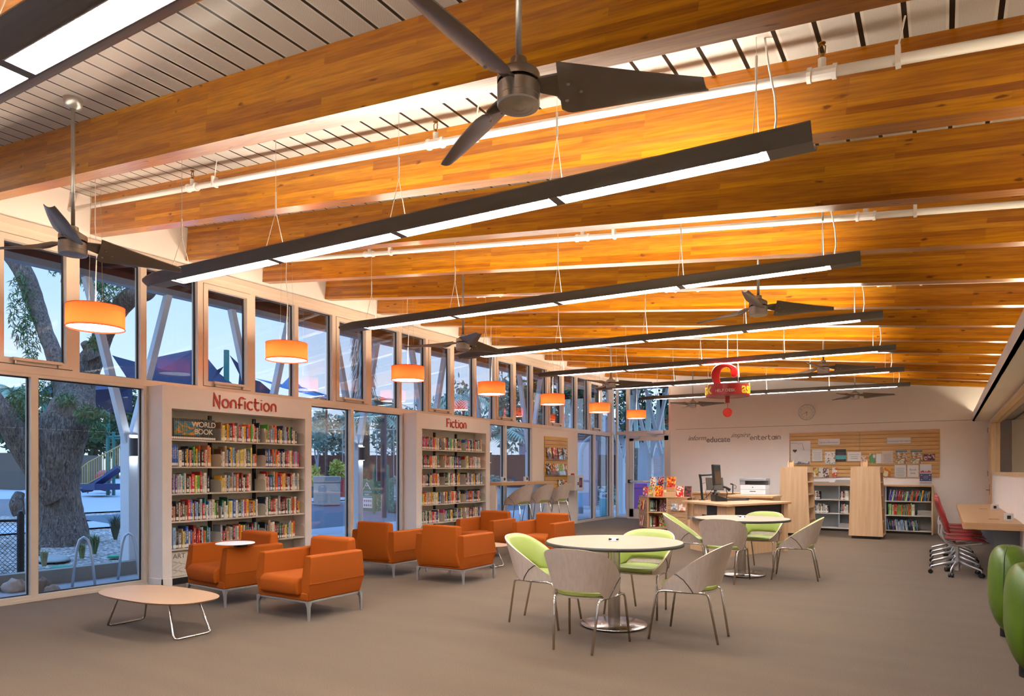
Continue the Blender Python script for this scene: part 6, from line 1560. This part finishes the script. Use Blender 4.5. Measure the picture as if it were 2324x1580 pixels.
# playground
def px3(u,v,d): return at(u,v,d)
M_NAVY=mat('playground_blue','26355f',.5); M_TAN=mat('railing_tan','b99a5c',.5); M_TEAL=mat('playground_teal','1f6f66',.45)
pg=thing('playground_stairs','blue playground stairs with tan railings beside the big trunk','playground',(0,0,0)); dd=28.0
new('stringer', MB().tube([px3(186,1110,dd),px3(205,1108,dd),px3(272,1062,dd)],.16,4), M_NAVY, pg); new('landing', MB().prism([(0,0),(1.2,0),(1.2,1.0),(0,1.0)],0,.25), M_NAVY, pg).location=px3(180,1112,dd)
rl=MB(); rl.tube([px3(182,1065,dd),px3(200,1050,dd),px3(272,1012,dd)],.03,6).tube([px3(182,1098,dd),px3(200,1098,dd),px3(272,1058,dd)],.025,6)
for i in range(18):
    q_=i/17; u=182+90*q_; vt=1065-15*min(1,(u-182)/18)-38*max(0,(u-200)/72); vb=1099-40*max(0,(u-200)/72); rl.tube([px3(u,vt,dd),px3(u,vb,dd)],.016,5)
new('railing', rl, M_TAN, pg)
rl=MB()
for u in (181,199): rl.tube([px3(u,1050 if u>190 else 1065,dd),px3(u,1120,dd)],.03,6)
new('newel_post', rl, M_TAN, pg)
for i,(u,vt,vb,w_,dz,lab) in enumerate(((108,915,1000,17,26,'teal playground post left behind the big trunk'),(245,925,1132,8,29,'teal playground post, left one beside the stairs'),(258,980,1128,7,29,'teal playground post, right one beside the stairs'))):
    a=at(u,vt,dz); r_=w_/2*dz/F_PX; z0=gz(a.x); o=new('playground_post', MB().lathe([(r_,0),(r_,a.z-z0)],14), M_TEAL); o.location=(a.x,a.y,z0); tag(o,lab,'post','teal playground posts')
o=new('climbing_bar', MB().tube([px3(245,992,29),px3(276,990,29)],.05,6).tube([px3(258,996,29),px3(276,996,29)],.04,6), M_TEAL); tag(o,'teal horizontal climbing bar above the stairs','playground')
o=new('spring_toy', MB().blob((0,0,.7),(.42,.3,.34),14,9).tube([(0.25*math.cos(a/3),.25*math.sin(a/3),.02*a) for a in range(0,28)],.05,6), mat('toy_red','b03038',.5), None, smooth=True); p=at(235,1120,30); o.location=(p.x,p.y,gz(p.x)); tag(o,'red spring toy under the playground stairs','playground toy')
def sail(lab,pts,d,col,th=.02):
    mb=MB(); vs=[at(u,v,d+dd_) for u,v,dd_ in pts]; n=len(vs)
    nr=(vs[1]-vs[0]).cross(vs[2]-vs[0]).normalized()*th; mb.add(vs+[v+nr for v in vs],[tuple(range(n)),tuple(range(2*n-1,n-1,-1))]+[(i,(i+1)%n,n+(i+1)%n,n+i) for i in range(n)])
    o=new('shade_sail',mb,mat('sail_'+col,col,.8,var=.1)); return tag(o,lab,'shade sail','shade sails over the playground')
sail('large navy shade sail behind the first pendant reflection',[(254,806,0),(300,822,1),(345,835,2),(446,792,3),(512,876,3),(300,876,0)],24,'232c44')
sail('navy shade sail with pointed tips left of the green pole',[(470,812,1),(493,840,1),(508,832,1),(498,848,1),(540,880,1),(470,880,0)],25,'232c44')
sail('curved navy shade sail right of the green pole',[(521,806,0),(540,824,0),(549,845,0),(551,882,0),(540,884,0),(543,850,0)],26,'2a3550')
sail('pale blue shade sail behind the second pendant',[(577,858,0),(640,872,1),(656,856,1),(664,857,1),(684,878,1),(762,903,2),(758,908,2),(690,893,1),(640,880,1)],30,'5f8fc0')
sail('dark corner sail below the pale blue sail',[(577,862,0),(590,866,0),(622,893,0),(577,893,0)],27,'232c44')
sail('navy shade sail low behind the big tree trunk',[(86,893,0),(122,866,1),(300,878,2),(300,935,2),(250,935,2),(180,918,1)],22,'26324c')
for i,(u,vt,w_,dz,lab) in enumerate(((514,795,12,26,'green round sail pole between the navy sails'),(659,856,8,30,'red topped pole of the pale blue sail'))):
    a=at(u,vt,dz); r_=w_/2*dz/F_PX; z0=gz(a.x); o=new('sail_pole', MB().lathe([(r_,0),(r_,a.z-z0)],16), M_TEAL if i==0 else mat('pole_maroon','7a4a5c',.5)); o.location=(a.x,a.y,z0); tag(o,lab,'pole','shade sail poles')
a=at(941,805,50); z0=gz(a.x); fp=thing('flag_pole','flag pole with a furled red and white flag behind the third pendant','flag pole',(a.x,a.y,z0)); H_=a.z-z0; new('pole', MB().tube([(0,0,0),(0,0,H_)],.06,8), M_ALU, fp)
fl=MB(); fl.grid(lambda u,v:(.1+.9*u+.1*math.sin(9*v+4*u), .15*math.sin(7*u+3*v), H_*.80-3.4*v-.6*u+.3),8,14); new('flag', fl, printmat('flag_stripes',['b23a4a','e6d6d6','b23a4a','3a4470','e6d6d6'],3,1), fp)
# near the glass
p=G(190,1334); lp=thing('bike_hoop','tall galvanised bike hoop standing outside the nearest pane','bike rack',(p.x,p.y,p.z),R(62)); new('hoop_tube', MB().tube([(-.14,0,0),(-.11,0,.3),(-.08,0,.52),(-.05,0,.62),(0,0,.655),(.05,0,.62),(.08,0,.52),(.11,0,.3),(.14,0,0)],.017,10), M_ALU, lp, smooth=True); lp.rotation_euler=(0,0,R(40))
p=G(292,1318); lq=dup(lp,tuple(p),R(40),'second bike hoop half hidden behind the white column')
a=at(47,1310,9.75); z0=gz(a.x); cf=thing('mesh_fence','black chain link fence ending in a round capped post at the left edge','fence',(a.x,a.y,z0),R(-110)); h_=.93
new('post', MB().lathe([(.045,0),(.045,h_-.03),(.03,h_+.01),(.001,h_+.03)],16), M_BLACK, cf); new('rail', MB().tube([(0,0,h_-.12),(1.9,0,h_-.10)],.02,8).tube([(0,0,.06),(1.9,0,.06)],.012,8), M_BLACK, cf)
mw=MB(); n=int(1.9/.06)
for i in range(-14,n+14):
    for s__ in (1,-1):
        x0=i*.06; z0_=.06; L2=h_-.18
        xa,za=x0,z0_; xb,zb2=x0+s__*L2*.9,z0_+L2
        # clip to the panel
        def cl(xa,za,xb,zb2):
            if xa>xb: xa,za,xb,zb2=xb,zb2,xa,za
            if xb<0 or xa>1.9: return None
            if xa<0: k_=(0-xa)/(xb-xa); za+=k_*(zb2-za); xa=0
            if xb>1.9: k_=(1.9-xa)/(xb-xa); zb2=za+k_*(zb2-za); xb=1.9
            return xa,za,xb,zb2
        r_=cl(xa,za,xb,zb2)
        if r_: mw.tube([(r_[0],0,r_[1]),(r_[2],0,r_[3])],.0028,4,cap=False)
new('chain_mesh', mw, M_BLACK, cf)
for i,(u,v,r_,c_,lab) in enumerate(((36,1345,.12,'b3a191','pale boulder at the bottom left outside the glass'),(95,1345,.085,'7a6656','brown upright boulder beside the centre mullion'),(118,1350,.08,'8f7f70','low grey boulder at the foot of the glass'),(905,1165,.3,'6a5f58','grey rock beyond the right pane'))):
    p=G(u,v); o=new('boulder', MB().blob((0,0,r_*.5),(r_*1.3,r_,r_*(1.7 if i==1 else .9)),18,12,.5,1.8,i*3), mat('rock_'+c_,c_,.9,var=.2,nscale=9,bump=.5,bscale=20), None, smooth=True); o.location=p; tag(o,lab,'boulder','garden boulders')
def tuft(lab,u,v,h_,n,col='6f7f55'):
    p=G(u,v); rg2=random.Random(u); m=MB()
    for i in range(n):
        a=rg2.uniform(0,6.28); l=h_*rg2.uniform(.6,1.1); o_=rg2.uniform(.1,.6)*l; b=Vector((math.cos(a),math.sin(a),0)); s__=Vector((-math.sin(a),math.cos(a),0))*.006
        p0=b*.03; p1=b*(o_*.4)+Vector((0,0,l*.7)); p2=b*o_+Vector((0,0,l*.85))
        m.add([p0-s__,p0+s__,p1+s__,p2,p1-s__],[(0,1,2,3,4)])
    o=new('grass_tuft',m,mat('grass_'+col,col,.8,var=.2)); o.location=p; tag(o,lab,'grass','ornamental grass tufts')
tuft('pale grass tuft by the kerb next to the mullion',100,1286,.30,120,'a5a27a'); tuft('grass tuft behind the bike hoop',186,1268,.30,130,'8a8f5c'); tuft('green grass tuft right of the bike hoop',214,1258,.42,150); tuft('spiky dark grass at the tree foot',172,1225,.55,150,'4a5a48'); tuft('tall spiky grass beside the white column',262,1225,.6,170,'4a5a48'); tuft('thin weed at the left pane',86,1262,.25,30,'5a5a44')
for i,(u,v,w_,lab) in enumerate(((140,1291,.26,'green round irrigation lid in the gravel'),(262,1266,.22,'green irrigation lid near the white column'))):
    p=G(u,v); o=new('irrigation_lid', MB().lathe([(w_*.55,0),(w_*.55,.03),(w_*.5,.045),(.001,.045)],24), mat('lid_green','2f8a6a',.6)); o.location=p; tag(o,lab,'lid')
o=new('stepping_stone', MB().blob((0,0,.02),(.45,.3,.05),16,8,.3,1.5,2), M_KERB, None, smooth=True); o.location=G(115,1272); tag(o,'flat grey stepping stone in the gravel bed','stone')
# building at the far left and the ones seen past the slatwall
def building(lab,ua,ub,vt,vb,d,dep,col,roof=None,name='building'):
    a=at(ua,vb,d); b=at(ub,vb,d); dx=b-a; L_=Vector((dx.x,dx.y,0)).length; zt=at((ua+ub)/2,vt,d).z; z0=gz(a.x)-.2
    t=thing(name,lab,'building',(a.x,a.y,z0),math.atan2(dx.y,dx.x)); H_=zt-z0
    new('wall', MB().box(0,L_,0,dep,0,H_), mat('stucco_'+col,col,.85,var=.05), t)
    if roof: new('roof', MB().prism([(-.5,H_),(L_+.5,H_),(L_+.5,H_+.12),(L_*.8,H_+roof),(L_*.2,H_+roof),(-.5,H_+.12)],-.6,dep,'y'), mat('roof_grey','8494a4',.7), t)
    return t,L_,H_
building('low brown building at the left edge behind the mesh fence',-60,46,1028,1120,30,6,'6a5c50')
t,L_,H_=building('grey roofed building seen past the last windows',1180,1420,990,1085,54,8,'9a94a0',1.6)
o,_,_=building('pinkish building with an arched porch beyond the last window',1311,1356,1000,1100,29,3,'a68a94')
t2_,L2,H2=building('pale building beyond the entry door',1405,1540,985,1100,53,6,'a9a4a6',1.4)
ar=thing('arched_gateway','pale blue arched gateway outside the last pane','arch',tuple(at(1318,1110,24))); 
k_=24/F_PX; r1=34*k_
ar.rotation_euler=(0,0,TH); ar.location.z=gz(ar.location.x)
new('arch_band', MB().tube([(0,0,0),(0,0,2.0)]+[(r1*(1-math.cos(a)),0,2.0+r1*1.3*math.sin(a)) for a in [PI*i/16 for i in range(17)]]+[(2*r1,0,0)],.09,8), mat('arch_blue','8fa6b8',.6), ar, smooth=True)
p=at(1374,1112,22); p.z=gz(p.x); dn=thing('teal_bin','teal container with a white top and round dials outside the last pane','container',tuple(p),TH); k_=22/F_PX
new('body', MB().box(-11*k_,11*k_,-.25,.25,.05,.62), mat('bin_teal','2fa6b0',.45), dn); tp_=new('top_panel', MB().box(-11*k_,11*k_,-.26,.25,.625,.80), M_STEELW, dn); new('dial', MB().lathe([(.06,-.262),(.06,-.275)],14,c=(0,0,.71),axis='y'), M_DARK, tp_); new('dial', MB().lathe([(.04,-.262),(.04,-.275)],14,c=(-.1,0,.71),axis='y'), M_DARK, tp_)
for i,(u,d_,c_,lab) in enumerate(((1450,27,'a04a8a','magenta parked cart seen through the door glass'),(1523,27,'2fa6b0','teal box seen right of the door'))):
    p=at(u,1110,d_); o=new('storage_box', MB().box(-.5,.5,-.4,.4,0,.8).box(-.52,.52,-.42,.42,.81,1.0), mat('box_'+c_,c_,.5)); o.location=(p.x,p.y,-.1); tag(o,lab,'box')
for i,(u,v,w_,lab) in enumerate(((1340,1090,40,'low green hedge beyond the last window'),(1505,1110,40,'dark shrub outside the entry door'),(1385,1135,26,'small shrub outside the last pane'),(1015,1075,300,'long low hedge before the far fence'))):
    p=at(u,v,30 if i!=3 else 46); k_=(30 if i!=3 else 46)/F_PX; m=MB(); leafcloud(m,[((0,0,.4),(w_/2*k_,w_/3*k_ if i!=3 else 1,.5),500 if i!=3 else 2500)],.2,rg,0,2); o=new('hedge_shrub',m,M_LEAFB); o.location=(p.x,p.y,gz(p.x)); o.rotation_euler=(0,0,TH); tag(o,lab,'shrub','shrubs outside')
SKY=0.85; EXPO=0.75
# ---------------------------------------------------------------- camera, sky, colour
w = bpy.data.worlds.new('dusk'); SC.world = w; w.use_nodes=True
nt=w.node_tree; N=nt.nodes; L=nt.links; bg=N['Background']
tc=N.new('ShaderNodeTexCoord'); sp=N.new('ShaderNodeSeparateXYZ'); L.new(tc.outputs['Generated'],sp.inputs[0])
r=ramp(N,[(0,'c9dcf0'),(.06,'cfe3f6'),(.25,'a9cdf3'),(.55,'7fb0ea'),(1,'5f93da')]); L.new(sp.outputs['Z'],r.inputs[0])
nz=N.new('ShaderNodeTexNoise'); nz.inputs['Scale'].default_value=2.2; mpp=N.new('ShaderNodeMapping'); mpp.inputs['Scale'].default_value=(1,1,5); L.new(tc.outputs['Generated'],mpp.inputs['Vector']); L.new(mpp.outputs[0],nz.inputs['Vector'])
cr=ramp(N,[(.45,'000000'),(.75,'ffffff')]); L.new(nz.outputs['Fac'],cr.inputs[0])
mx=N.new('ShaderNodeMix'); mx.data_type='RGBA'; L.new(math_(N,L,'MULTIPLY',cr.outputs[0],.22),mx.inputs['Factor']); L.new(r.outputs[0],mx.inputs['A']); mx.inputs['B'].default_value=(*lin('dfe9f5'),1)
L.new(mx.outputs['Result'],bg.inputs[0]); mr=N.new('ShaderNodeMapRange'); mr.interpolation_type='SMOOTHSTEP'; mr.inputs['From Min'].default_value=.42; mr.inputs['From Max'].default_value=.8; mr.inputs['To Min'].default_value=SKY; mr.inputs['To Max'].default_value=SKY*4.5; L.new(sp.outputs['Z'],mr.inputs['Value']); L.new(mr.outputs[0],bg.inputs[1])  # overhead sky, out of view, is brightened to light the ground outside
cam=bpy.data.cameras.new('camera'); co=bpy.data.objects.new('camera',cam); COL.objects.link(co)
cam.sensor_width=36; cam.lens=36*F_PX/2324; cam.shift_y=(HY-790)/2324; cam.clip_start=.05; cam.clip_end=500
co.location=(0,0,CAM_H); co.rotation_euler=(R(90),0,TH)
SC.camera=co
v=SC.view_settings; v.view_transform='Standard'; v.look='None'; v.gamma=1; v.use_curve_mapping=False; v.exposure=EXPO
